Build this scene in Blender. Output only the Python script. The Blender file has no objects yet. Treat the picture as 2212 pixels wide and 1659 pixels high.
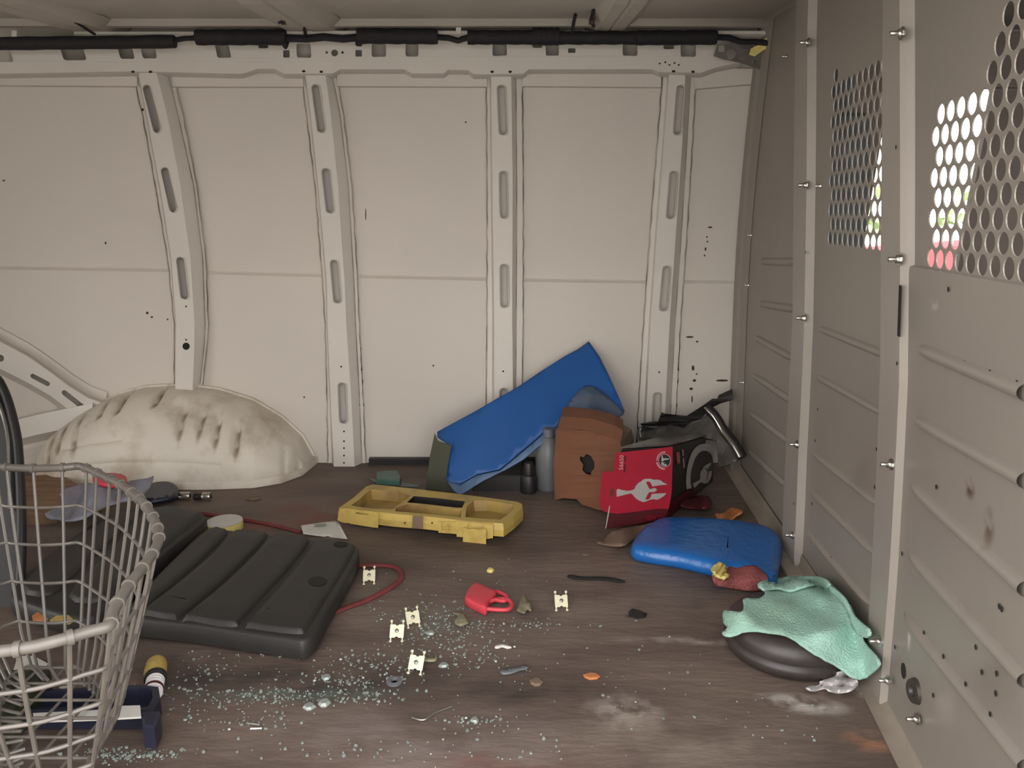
import bpy, bmesh, math, random
from mathutils import Vector, Matrix
from mathutils.geometry import tessellate_polygon, delaunay_2d_cdt
random.seed(7)
R = random.Random(11)
C = bpy.context.scene.collection
SC = bpy.context.scene

# ------------------------------------------------------------------ camera, world, light, exposure
FPX = 1650.0; PITCH = math.radians(12.4); CP, SP = math.cos(PITCH), math.sin(PITCH); H = 0.74
cam = bpy.data.cameras.new('camera'); camo = bpy.data.objects.new('camera', cam); C.objects.link(camo)
cam.sensor_width = 36.0; cam.lens = FPX / 2212 * 36.0; cam.clip_start = 0.02
camo.location = (0, 0, H); camo.rotation_euler = (math.pi / 2 - PITCH, 0, 0)
SC.camera = camo
SC.view_settings.view_transform = 'Standard'; SC.view_settings.look = 'None'
SC.view_settings.gamma = 1.0; SC.view_settings.use_curve_mapping = False
SC.view_settings.exposure = 0.0
w = bpy.data.worlds.new('world'); SC.world = w; w.use_nodes = True
nt = w.node_tree; nt.nodes.clear()
tc = nt.nodes.new('ShaderNodeTexCoord'); sx = nt.nodes.new('ShaderNodeSeparateXYZ')
cr = nt.nodes.new('ShaderNodeValToRGB'); bg = nt.nodes.new('ShaderNodeBackground'); wo = nt.nodes.new('ShaderNodeOutputWorld')
nt.links.new(tc.outputs['Generated'], sx.inputs[0]); nt.links.new(sx.outputs['Z'], cr.inputs[0])
nt.links.new(cr.outputs[0], bg.inputs[0]); nt.links.new(bg.outputs[0], wo.inputs[0])
cr.color_ramp.elements[0].position = 0.0; cr.color_ramp.elements[0].color = (0.93, 0.89, 0.84, 1)
cr.color_ramp.elements[1].position = 1.0; cr.color_ramp.elements[1].color = (0.80, 0.82, 0.86, 1)
bg.inputs[1].default_value = 6.2

# ------------------------------------------------------------------ pixel -> place on the real surfaces
def ray(px, py):
    u = (px - 1106.0) / FPX; v = (829.5 - py) / FPX
    return Vector((u, CP + v * SP, -SP + v * CP))
O = Vector((0, 0, H))
def Fp(px, py, z=0.0):
    d = ray(px, py); return O + d * ((z - H) / d.z)
def Vp(px, py, Y):
    d = ray(px, py); return O + d * (Y / d.y)
def lerp_t(x, pts):
    if x <= pts[0][0]: pts = pts[:2]
    for (a, b), (c, d) in zip(pts, pts[1:]):
        if x <= c: break
    return b + (d - b) * (x - a) / (c - a)
BASE = [(-.2, .405), (.4, .497), (.9, .562), (1.107, .593), (1.606, .630), (2.3, .680)]
LEAN = [(0.5, .072), (1.107, .067), (1.606, .047), (2.25, .026)]
def PX(Y, z): return lerp_t(Y, BASE) - min(.075, max(.02, lerp_t(Y, LEAN))) * max(z, 0) ** 1.25
def Wy(z): return 2.24 - (.41 * (z - .45) ** 2 if z > .45 else 0)
def _solve(d, f, lo, hi):
    for _ in range(45):
        t = (lo + hi) / 2
        if f(t): lo = t
        else: hi = t
    return O + d * lo
def Pp(px, py, off=0.0):
    d = ray(px, py); return _solve(d, lambda t: d.x * t < PX(d.y * t, H + d.z * t) - off, .2, 3.2)
def Wp(px, py, off=0.0):
    d = ray(px, py); return _solve(d, lambda t: d.y * t < Wy(H + d.z * t) - off, .2, 4)
def plane_fn(a, b, c):
    a, b, c = Vector(a), Vector(b), Vector(c); n = (b - a).cross(c - a).normalized()
    if n.y > 0: n = -n
    def fn(px, py, off=0.0):
        d = ray(px, py); return O + d * (((a + n * off) - O).dot(n) / d.dot(n))
    return fn
def vplane(a, b):
    return plane_fn(a, b, Vector(a) + Vector((0, 0, 1)))

# ------------------------------------------------------------------ materials
def mat(name, col, rough=.6, metal=0., var=.12, scale=6., bump=0., bscale=60., col2=None, spec=.5, coat=0., trans=0., stretch=(1, 1, 1), thr=(.35, .7)):
    m = bpy.data.materials.new(name); m.use_nodes = True; t = m.node_tree; b = t.nodes['Principled BSDF']
    L = t.links.new
    tc = t.nodes.new('ShaderNodeTexCoord'); mp = t.nodes.new('ShaderNodeMapping'); L(tc.outputs['Object'], mp.inputs[0])
    mp.inputs['Scale'].default_value = stretch
    n = t.nodes.new('ShaderNodeTexNoise'); n.inputs['Scale'].default_value = scale; n.inputs['Detail'].default_value = 6; n.inputs['Roughness'].default_value = .6
    L(mp.outputs[0], n.inputs[0])
    r = t.nodes.new('ShaderNodeValToRGB'); L(n.outputs[0], r.inputs[0])
    if col2 is None: col2 = tuple(c * (1 - var * 2) for c in col)
    r.color_ramp.elements[0].position = thr[0]; r.color_ramp.elements[0].color = (*col2, 1)
    r.color_ramp.elements[1].position = thr[1]; r.color_ramp.elements[1].color = (*col, 1)
    L(r.outputs[0], b.inputs['Base Color'])
    b.inputs['Roughness'].default_value = rough; b.inputs['Metallic'].default_value = metal
    b.inputs['Specular IOR Level'].default_value = spec; b.inputs['Coat Weight'].default_value = coat
    b.inputs['Transmission Weight'].default_value = trans
    if bump:
        n2 = t.nodes.new('ShaderNodeTexNoise'); n2.inputs['Scale'].default_value = bscale; n2.inputs['Detail'].default_value = 4
        L(mp.outputs[0], n2.inputs[0]); bp = t.nodes.new('ShaderNodeBump'); bp.inputs['Strength'].default_value = bump
        bp.inputs['Distance'].default_value = .01; L(n2.outputs[0], bp.inputs['Height']); L(bp.outputs[0], b.inputs['Normal'])
    return m
def add_stains_shade(m, stains, noise=14., amt=1.):
    """stains, scuffs and painted groove shade with their own place on the surface: (x,y,z, rx,ry,rz, rot, colour, strength, noise scale)"""
    t = m.node_tree; L = t.links.new; b = t.nodes['Principled BSDF']
    src = b.inputs['Base Color'].links[0].from_socket
    tc = t.nodes.new('ShaderNodeTexCoord')
    for (cx, cy, cz, rx, ry, rz, rot, col, st, ns) in stains:
        s1 = t.nodes.new('ShaderNodeVectorMath'); s1.operation = 'SUBTRACT'; L(tc.outputs['Object'], s1.inputs[0]); s1.inputs[1].default_value = (cx, cy, cz)
        ro = t.nodes.new('ShaderNodeVectorRotate'); ro.rotation_type = 'Z_AXIS'; ro.inputs['Angle'].default_value = -rot; L(s1.outputs[0], ro.inputs[0])
        d1 = t.nodes.new('ShaderNodeVectorMath'); d1.operation = 'DIVIDE'; L(ro.outputs[0], d1.inputs[0]); d1.inputs[1].default_value = (rx, ry, rz)
        ln = t.nodes.new('ShaderNodeVectorMath'); ln.operation = 'LENGTH'; L(d1.outputs[0], ln.inputs[0])
        mr = t.nodes.new('ShaderNodeMapRange'); mr.inputs[1].default_value = 1.; mr.inputs[2].default_value = .3; L(ln.outputs[1], mr.inputs[0])
        n = t.nodes.new('ShaderNodeTexNoise'); n.inputs['Scale'].default_value = ns; n.inputs['Detail'].default_value = 5
        L(ro.outputs[0], n.inputs[0])
        m2 = t.nodes.new('ShaderNodeMapRange'); m2.inputs[1].default_value = .40; m2.inputs[2].default_value = .58; L(n.outputs[0], m2.inputs[0])
        mu = t.nodes.new('ShaderNodeMath'); mu.operation = 'MULTIPLY'; L(mr.outputs[0], mu.inputs[0]); L(m2.outputs[0], mu.inputs[1])
        mu2 = t.nodes.new('ShaderNodeMath'); mu2.operation = 'MULTIPLY'; L(mu.outputs[0], mu2.inputs[0]); mu2.inputs[1].default_value = st
        mx = t.nodes.new('ShaderNodeMix'); mx.data_type = 'RGBA'; L(mu2.outputs[0], mx.inputs[0]); L(src, mx.inputs[6]); mx.inputs[7].default_value = (*col, 1)
        src = mx.outputs[2]
    L(src, b.inputs['Base Color'])

M = {}
M['wall'] = mat('dirty_cream_paint', (.60, .55, .49), .5, var=.03, scale=2.2, bump=.03, bscale=4)
M['pillar'] = mat('cream_pillar_paint', (.64, .595, .54), .42, var=.03, scale=5)
M['sealant'] = mat('grey_brown_sealant', (.42, .36, .30), .8, scale=12, col2=(.18, .14, .11), thr=(.35, .6))
M['roof'] = mat('roof_paint', (.47, .425, .37), .5, var=.05, scale=3)
M['arch'] = mat('dirty_arch_paint', (.60, .55, .47), .55, scale=9, col2=(.40, .33, .25), thr=(.3, .52), bump=.3, bscale=18)
M['floor'] = mat('stained_brown_floor', (.18, .133, .108), .58, scale=3.2, col2=(.068, .048, .04), thr=(.3, .68), bump=.25, bscale=35, spec=.35, stretch=(.6, 1.6, 1))
M['part'] = mat('grey_bulkhead_paint', (.25, .22, .19), .42, var=.05, scale=3, bump=.02, bscale=5, spec=.45)
M['part2'] = mat('grey_post_paint', (.31, .275, .24), .38, var=.05, scale=4, spec=.5)
M['hole'] = mat('hole_dark', (.012, .01, .009), .9, var=.1)
M['black'] = mat('black_plastic', (.017, .015, .015), .5, var=.2, scale=10, bump=.05, bscale=120)
M['loom'] = mat('black_tape', (.012, .01, .011), .75, var=.2, scale=20, bump=.3, bscale=60)
M['mat'] = mat('black_rubber', (.028, .025, .023), .55, var=.15, scale=8, bump=.08, bscale=150)
M['chrome'] = mat('zinc_metal', (.62, .6, .56), .28, 1., var=.08, scale=30)
M['steel'] = mat('dull_steel', (.30, .28, .25), .4, .8, var=.15, scale=30)
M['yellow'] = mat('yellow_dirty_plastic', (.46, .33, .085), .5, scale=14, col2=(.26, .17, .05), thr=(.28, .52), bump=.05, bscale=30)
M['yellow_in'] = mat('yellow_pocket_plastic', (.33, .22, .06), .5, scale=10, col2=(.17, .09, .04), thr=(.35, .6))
M['blue'] = mat('blue_foam', (.009, .085, .30), .5, var=.06, scale=8, bump=.04, bscale=60)
M['bluegrey'] = mat('blue_foam_lit_edge', (.10, .17, .30), .6, var=.15, scale=12)
M['foldgrey'] = mat('blue_grey_foam_back', (.085, .115, .17), .65, scale=10, col2=(.03, .06, .13), thr=(.4, .6))
M['cushion'] = mat('blue_vinyl', (.010, .12, .40), .3, var=.06, scale=9, bump=.25, bscale=45, spec=.6)
M['card'] = mat('brown_cardboard', (.165, .062, .028), .8, scale=9, col2=(.13, .055, .028), thr=(.35, .6), bump=.2, bscale=14)
M['kraft'] = mat('pale_cardboard', (.2, .135, .09), .85, var=.15, scale=12)
M['red'] = mat('red_print_card', (.33, .012, .028), .4, var=.06, scale=10)
M['darkred'] = mat('dark_red_card', (.085, .006, .01), .5, var=.2, scale=10)
M['boxblack'] = mat('black_print_card', (.022, .02, .02), .45, var=.15, scale=10)
M['whiteprint'] = mat('grey_white_print', (.36, .34, .31), .5, var=.06, scale=20)
M['pinkprint'] = mat('pale_pink_print', (.5, .32, .31), .5, var=.05)
M['plastic'] = mat('grey_clear_plastic', (.15, .135, .12), .25, var=.3, scale=14, spec=.6)
M['teal'] = mat('teal_microfibre', (.34, .56, .47), .95, scale=7, col2=(.24, .38, .29), thr=(.36, .56), bump=.5, bscale=260)
M['disc'] = mat('dark_brown_rubber', (.045, .036, .031), .42, var=.15, scale=20)
M['tissue'] = mat('white_tissue', (.72, .68, .68), .9, var=.05, bump=.3, bscale=50)
M['pink'] = mat('pink_towel', (.36, .105, .10), .95, scale=9, col2=(.20, .035, .04), thr=(.34, .5), bump=.6, bscale=220)
M['yfoam'] = mat('yellow_foam', (.80, .66, .22), .7, var=.1, scale=40, bump=.3, bscale=90)
M['redplastic'] = mat('red_rubber', (.62, .055, .075), .45, var=.1, scale=20)
M['cord'] = mat('dull_red_strap', (.20, .035, .035), .7, var=.2, scale=20)
M['paper'] = mat('white_paper', (.62, .60, .55), .75, var=.05, scale=20)
M['grey_print'] = mat('grey_print', (.32, .33, .30), .8)
M['brass'] = mat('pale_brass', (.75, .70, .50), .3, .25, var=.1, scale=60)
M['glass'] = mat('broken_glass', (.45, .52, .47), .08, var=.2, scale=40, spec=.8, trans=.35)
M['wire'] = mat('grey_coated_wire', (.165, .145, .125), .38, var=.12, scale=30, spec=.55)
M['navy'] = mat('navy_plastic', (.018, .02, .04), .4, var=.2, scale=12)
M['cloth'] = mat('pale_blue_cloth', (.34, .35, .42), .9, var=.15, scale=10, bump=.3, bscale=40)
M['wood'] = mat('worn_brown_board', (.27, .16, .09), .7, var=.25, scale=8, stretch=(1, 6, 1))
M['darkbrown'] = mat('dark_brown_fabric', (.07, .035, .022), .9, var=.2, scale=12)
M['orange'] = mat('orange_scrap', (.62, .23, .08), .7, var=.2, scale=20)
M['olive'] = mat('olive_dark', (.05, .055, .03), .6, var=.2)
M['green'] = mat('pale_green_plastic', (.06, .14, .11), .4, var=.2)
M['bottle'] = mat('grey_bottle', (.15, .155, .165), .45, var=.15)
M['leafdry'] = mat('dry_leaf', (.30, .27, .17), .7, var=.3, scale=40)
M['seat'] = mat('dark_seat_fabric', (.045, .05, .055), .9, var=.2, scale=20)
M['seat2'] = mat('taupe_trim', (.085, .065, .052), .8, var=.15, scale=10)
M['carred'] = mat('car_red', (.62, .06, .07), .3, var=.03, coat=.5)
M['leaf'] = mat('foliage', (.40, .50, .24), .8, col2=(.2, .3, .12), scale=5)
M['gravel'] = mat('yard_ground', (.42, .40, .36), .9, var=.15, scale=4)
M['strip'] = mat('beige_floor_strip', (.30, .25, .20), .5, var=.15, scale=10)
M['white_car'] = mat('white_kerb', (.8, .8, .78), .5)
g = bpy.data.materials.new('window_glass'); g.use_nodes = True; gb = g.node_tree.nodes['Principled BSDF']
gb.inputs['Transmission Weight'].default_value = 1.; gb.inputs['Roughness'].default_value = 0.; gb.inputs['IOR'].default_value = 1.02
gb.inputs['Base Color'].default_value = (.95, .97, .96, 1)
M['pane'] = g
cg = bpy.data.materials.new('clear_film'); cg.use_nodes = True; cb = cg.node_tree.nodes['Principled BSDF']
cb.inputs['Transmission Weight'].default_value = .75; cb.inputs['Roughness'].default_value = .25; cb.inputs['IOR'].default_value = 1.1
cb.inputs['Base Color'].default_value = (.75, .72, .68, 1)
M['film'] = cg

# ------------------------------------------------------------------ mesh helpers
ORG = {}
class MB:
    def __init__(s): s.v = []; s.f = []
    def add(s, vs, fs):
        o = len(s.v); s.v += [Vector(x) for x in vs]; s.f += [tuple(i + o for i in f) for f in fs]; return o
    def box(s, c, sz, rz=0., bev=0.):
        c = Vector(c); hx, hy, hz = [q / 2 for q in sz]; m = Matrix.Rotation(rz, 3, 'Z')
        vs = [c + m @ Vector((x * hx, y * hy, z * hz)) for z in (-1, 1) for (x, y) in ((-1, -1), (1, -1), (1, 1), (-1, 1))]
        s.add(vs, [(3, 2, 1, 0), (4, 5, 6, 7), (0, 1, 5, 4), (1, 2, 6, 5), (2, 3, 7, 6), (3, 0, 4, 7)])
    def hexa(s, vs):   # 4 bottom, 4 top
        s.add(vs, [(3, 2, 1, 0), (4, 5, 6, 7), (0, 1, 5, 4), (1, 2, 6, 5), (2, 3, 7, 6), (3, 0, 4, 7)])
    def tube(s, pts, r, n=8, closed=False, flat=1., up=Vector((0, 0, 1))):
        pts = [Vector(p) for p in pts]; N = len(pts); rs = r if isinstance(r, (list, tuple)) else [r] * N
        o = len(s.v)
        for i, p in enumerate(pts):
            a = pts[(i - 1) % N] if (closed or i > 0) else p; b = pts[(i + 1) % N] if (closed or i < N - 1) else p
            t = (b - a).normalized() if (b - a).length > 1e-9 else Vector((1, 0, 0))
            sd = t.cross(up); sd = sd.normalized() if sd.length > 1e-4 else t.cross(Vector((0, 1, 0))).normalized()
            u = sd.cross(t).normalized()
            for k in range(n):
                an = 2 * math.pi * k / n; s.v.append(p + sd * (math.cos(an) * rs[i] * flat) + u * (math.sin(an) * rs[i]))
        for i in range(N if closed else N - 1):
            j = (i + 1) % N
            for k in range(n):
                l = (k + 1) % n; s.f.append((o + i * n + k, o + i * n + l, o + j * n + l, o + j * n + k))
        if not closed:
            s.f.append(tuple(o + k for k in range(n - 1, -1, -1))); s.f.append(tuple(o + (N - 1) * n + k for k in range(n)))
    def lathe(s, prof, c=(0, 0, 0), n=32, mtx=None):
        c = Vector(c); o = len(s.v); m = mtx or Matrix.Identity(3)
        for (r, z) in prof:
            for k in range(n):
                a = 2 * math.pi * k / n; s.v.append(c + m @ Vector((r * math.cos(a), r * math.sin(a), z)))
        for i in range(len(prof) - 1):
            for k in range(n):
                l = (k + 1) % n; s.f.append((o + i * n + k, o + i * n + l, o + (i + 1) * n + l, o + (i + 1) * n + k))
        if prof[0][0] > 0: s.f.append(tuple(o + k for k in range(n - 1, -1, -1)))
        if prof[-1][0] > 0: s.f.append(tuple(o + (len(prof) - 1) * n + k for k in range(n)))
    def grid(s, rows):
        o = len(s.v); n = len(rows[0])
        for r in rows: s.v += [Vector(p) for p in r]
        for i in range(len(rows) - 1):
            for k in range(n - 1): s.f.append((o + i * n + k, o + i * n + k + 1, o + (i + 1) * n + k + 1, o + (i + 1) * n + k))
    def tess(s, outer, holes, fn):
        """polygon with holes in 2-D, mapped to 3-D by fn(x, y)"""
        polys = [outer] + list(holes)
        tri = tessellate_polygon([[Vector((x, y, 0)) for x, y in p] for p in polys])
        flat = [q for p in polys for q in p]
        s.add([fn(*q) for q in flat], [tuple(t) for t in tri])
    def tess_solid(s, outer, holes, fa, fb):
        s.tess(outer, holes, fa); s.tess(outer, holes, fb)
        for p in [outer] + list(holes):
            n = len(p); o = s.add([fa(*q) for q in p] + [fb(*q) for q in p], [])
            for i in range(n): j = (i + 1) % n; s.f.append((o + i, o + j, o + n + j, o + n + i))
    def slab(s, pts, prof, cap=(), capz=0.):
        """closed outline (world xy), profile = [(inset, z)...] bottom to top, capped both ends"""
        n = len(pts); P = [Vector((p[0], p[1])) for p in pts]
        area = sum(P[i].x * P[(i + 1) % n].y - P[(i + 1) % n].x * P[i].y for i in range(n))
        if area < 0: P.reverse()
        nor = []
        for i in range(n):
            a = (P[i] - P[i - 1]).normalized(); b = (P[(i + 1) % n] - P[i]).normalized()
            v = Vector((-a.y, a.x)) + Vector((-b.y, b.x)); v = v.normalized() if v.length > 1e-6 else Vector((-a.y, a.x))
            nor.append(v / max(.5, v.dot(Vector((-a.y, a.x)))))
        o = len(s.v)
        for (ins, z) in prof:
            for i in range(n):
                q = P[i] + nor[i] * ins; zz = z(q.x, q.y) if callable(z) else z
                s.v.append(Vector((q.x, q.y, zz)))
        K = len(prof)
        if cap:
            top = s.v[-n:]; cc = sum(top, Vector()) / n; cc.z = capz
            for kk_ in cap:
                for v in top: q = cc + (v - cc) * kk_; q.z = capz - (capz - v.z) * kk_ ** 3; s.v.append(q)
            K += len(cap)
        for k in range(K - 1):
            for i in range(n):
                j = (i + 1) % n; s.f.append((o + k * n + i, o + k * n + j, o + (k + 1) * n + j, o + (k + 1) * n + i))
        s.f.append(tuple(o + i for i in range(n - 1, -1, -1))); s.f.append(tuple(o + (K - 1) * n + i for i in range(n)))
    def build(s, name, m, parent=None, smooth=False, solid=0., bevel=0., sub=0, org=None, rec=True, soff=0.):
        me = bpy.data.meshes.new(name)
        if parent is not None: og = ORG.get(parent.name, Vector((0, 0, 0)))
        elif org is not None: og = Vector(org)
        else:
            xs = [v.x for v in s.v]; ys = [v.y for v in s.v]; zs = [v.z for v in s.v]
            og = Vector(((min(xs) + max(xs)) / 2, (min(ys) + max(ys)) / 2, min(zs)))
        me.from_pydata([v - og for v in s.v], [], s.f); me.update()
        bm = bmesh.new(); bm.from_mesh(me); bmesh.ops.remove_doubles(bm, verts=bm.verts, dist=1e-5)
        if rec: bmesh.ops.recalc_face_normals(bm, faces=bm.faces)
        bm.to_mesh(me); bm.free()
        me.materials.append(m if not isinstance(m, str) else M[m])
        o = bpy.data.objects.new(name, me); C.objects.link(o)
        if parent is None: o.location = og
        else: o.parent = parent
        ORG[o.name] = og
        if smooth:
            for p in me.polygons: p.use_smooth = True
            me.set_sharp_from_angle(angle=math.radians(50))
        if bevel:
            b = o.modifiers.new('bevel', 'BEVEL'); b.width = bevel; b.segments = 2; b.limit_method = 'ANGLE'; b.angle_limit = math.radians(40)
        if solid:
            b = o.modifiers.new('solid', 'SOLIDIFY'); b.thickness = solid; b.offset = soff
        if sub:
            b = o.modifiers.new('sub', 'SUBSURF'); b.levels = sub; b.render_levels = sub
        return o
def tag(o, label=None, cat=None, group=None, kind=None):
    if label: o['label'] = label
    if cat: o['category'] = cat
    if group: o['group'] = group
    if kind: o['kind'] = kind
    return o
def empty(name, loc=(0, 0, 0)):
    o = bpy.data.objects.new(name, None); C.objects.link(o); o.location = loc; o.empty_display_size = .02; ORG[o.name] = Vector(loc); return o
def copy_tree(o, parent=None):
    c = o.copy(); C.objects.link(c); ORG[c.name] = ORG.get(o.name, Vector((0, 0, 0)))
    if parent: c.parent = parent
    for ch in [q for q in o.children]: copy_tree(ch, c)
    return c
def crom(pts, k=6, closed=False):
    """Catmull-Rom through points (any dimension tuples)"""
    P = [Vector(p) for p in pts]; N = len(P); out = []
    for i in range(N if closed else N - 1):
        g = lambda j: P[j % N] if closed else P[max(0, min(N - 1, j))]
        a, b, c, d = g(i - 1), g(i), g(i + 1), g(i + 2)
        for q in range(k):
            t = q / k
            out.append(.5 * ((2 * b) + (c - a) * t + (2 * a - 5 * b + 4 * c - d) * t * t + (3 * b - a - 3 * c + d) * t ** 3))
    if not closed: out.append(P[-1])
    return out
def crom2(pts, k=5, closed=True): return [(p.x, p.y) for p in crom(pts, k, closed)]
def inside(x, y, poly):
    c = False; n = len(poly); j = n - 1
    for i in range(n):
        xi, yi = poly[i]; xj, yj = poly[j]
        if (yi > y) != (yj > y) and x < (xj - xi) * (y - yi) / (yj - yi) + xi: c = not c
        j = i
    return c
def sheet(mb, outline, fn, step=8.):
    """outline in picture coordinates, laid on the surface fn in space, with inner points"""
    xs = [p[0] for p in outline]; ys = [p[1] for p in outline]
    pts = [Vector(p) for p in outline]; n = len(pts)
    y = min(ys) + step / 2; row = 0
    while y < max(ys):
        x = min(xs) + (step / 2 if row % 2 else 0)
        while x < max(xs):
            if inside(x, y, outline) and min((Vector((x, y)) - q).length for q in pts[:n]) > step * .45: pts.append(Vector((x, y)))
            x += step
        y += step * .87; row += 1
    r = delaunay_2d_cdt(pts, [], [list(range(n))], 1, 1e-4)
    mb.add([fn(v.x, v.y) for v in r[0]], [tuple(f) for f in r[2]])
def stadium(x0, y0, x1, y1, r, n=7):
    """slot outline from (x0,y0) to (x1,y1), half width r"""
    a = math.atan2(y1 - y0, x1 - x0); out = []
    for i in range(n + 1):
        t = a - math.pi / 2 + math.pi * i / n; out.append((x1 + r * math.cos(t), y1 + r * math.sin(t)))
    for i in range(n + 1):
        t = a + math.pi / 2 + math.pi * i / n; out.append((x0 + r * math.cos(t), y0 + r * math.sin(t)))
    return out
def rrect(x0, y0, x1, y1, r=4, n=3, sh=0.):
    out = []
    for (cx, cy, a0) in ((x1 - r, y0 + r, -90), (x1 - r, y1 - r, 0), (x0 + r, y1 - r, 90), (x0 + r, y0 + r, 180)):
        for i in range(n + 1):
            t = math.radians(a0 + 90 * i / n); px, py = cx + r * math.cos(t), cy + r * math.sin(t)
            out.append((px + sh * (py - y0), py))
    return out
def circ(x, y, r, n=12, ry=None): return [(x + r * math.cos(2 * math.pi * i / n), y + (ry or r) * math.sin(2 * math.pi * i / n)) for i in range(n)]
def wob(x, y, s=1., a=1.):
    return a * (math.sin(x * .061 * s + 1.3) * math.cos(y * .083 * s + .4) + .5 * math.sin(x * .17 * s + y * .11 * s))

# ================================================================== SETTING
XL, XR = -2.15, .66
# floor
fl = MB(); fl.box(((XL + .75) / 2, 1.27, -.02), (.75 - XL, 1.96, .04)); floor = fl.build('floor', 'floor', org=(0, 0, 0)); tag(floor, kind='structure')
def ST(px, py, rx, ry, rot, col, st, ns):
    p = Fp(px, py); return (p.x, p.y, 0, rx, ry, .05, rot, col, st, ns)
LT = (.34, .29, .25)
add_stains_shade(M['floor'], [
    ST(1350, 1540, .075, .06, 0, LT, .75, 30), ST(1510, 1385, .19, .016, -.05, LT, .8, 18), ST(1735, 1520, .08, .03, -.2, (.5, .46, .42), .9, 28),
    ST(1870, 1490, .03, .03, 0, (.5, .44, .42), .8, 40), ST(1480, 1600, .25, .10, .1, (.26, .21, .17), .5, 9), ST(1750, 1330, .3, .12, 0, (.24, .19, .15), .5, 7),
    ST(1250, 1300, .35, .14, .2, (.22, .175, .145), .5, 8), ST(900, 1600, .3, .10, 0, (.22, .18, .16), .5, 9),
    ST(700, 1110, .18, .12, 0, (.16, .055, .035), .75, 9), ST(560, 1130, .16, .06, .1, (.20, .07, .05), .7, 10), ST(1880, 1600, .05, .03, 0, (.36, .17, .10), .8, 24),
    ST(1100, 1655, .12, .04, 0, (.14, .035, .03), .6, 10), ST(700, 1470, .28, .07, .05, (.03, .025, .022), .7, 9), ST(1120, 1490, .16, .05, .2, (.035, .028, .024), .7, 8),
    ST(430, 1450, .16, .10, 0, (.025, .022, .022), .7, 7), ST(640, 1500, .22, .02, .03, (.10, .14, .11), .6, 30), ST(950, 1340, .16, .07, 0, (.13, .13, .11), .6, 22),
    ST(1360, 1330, .012, .012, 0, (.01, .01, .01), .9, 4)])

# outer side skin, gently curved
sk = MB(); zs = [0, .15, .3, .45, .55, .58, .592, .60, .62, .7, .8, .9, 1.0, 1.06, 1.075, 1.09, 1.15, 1.25]
rows = []
for z in zs:
    row = []
    for i in range(41):
        x = XL + (.75 - XL) * i / 40; zc = .594 - .021 * (x + 1.48); y = Wy(z)
        row.append((x, y, z + 0.0)); 
    rows.append(row)
sk.grid(rows); wall = sk.build('wall_back', 'wall', org=(0, 2.24, 0), smooth=True, rec=False); tag(wall, kind='structure')
wall_org = wall
# pressed crease line along the skin
cz = MB()
for (a, b) in (((-20, 577), (372, 583)), ((443, 588), (702, 594)), ((776, 596), (1052, 602)), ((1128, 604), (1398, 608)), ((1473, 608), (1605, 608))):
    top = [Wp(a[0] + (b[0] - a[0]) * i / 12, a[1] + (b[1] - a[1]) * i / 12 - 3, .0) for i in range(13)]
    mid = [Wp(a[0] + (b[0] - a[0]) * i / 12, a[1] + (b[1] - a[1]) * i / 12, .004) for i in range(13)]
    bot = [Wp(a[0] + (b[0] - a[0]) * i / 12, a[1] + (b[1] - a[1]) * i / 12 + 5, .0) for i in range(13)]
    cz.grid([top, mid, bot])
cz.build('crease', 'wall', wall, smooth=True)
# stepped head panels between the pillars (lip just under the rail)
for (xa, xb, ya, yb) in ((-20, 296, 184, 186), (372, 655, 187, 187), (728, 1052, 186, 187), (1128, 1428, 186, 188), (1500, 1640, 192, 180)):
    m = MB(); n = 10
    f = lambda i, y, o: Wp(xa + (xb - xa) * i / n, y, o)
    m.grid([[f(i, 148, .012) for i in range(n + 1)], [f(i, ya + (yb - ya) * i / n, .012) for i in range(n + 1)], [f(i, ya + (yb - ya) * i / n + 3, .001) for i in range(n + 1)]])
    m.build('head_strip', 'wall', wall, smooth=False)

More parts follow.
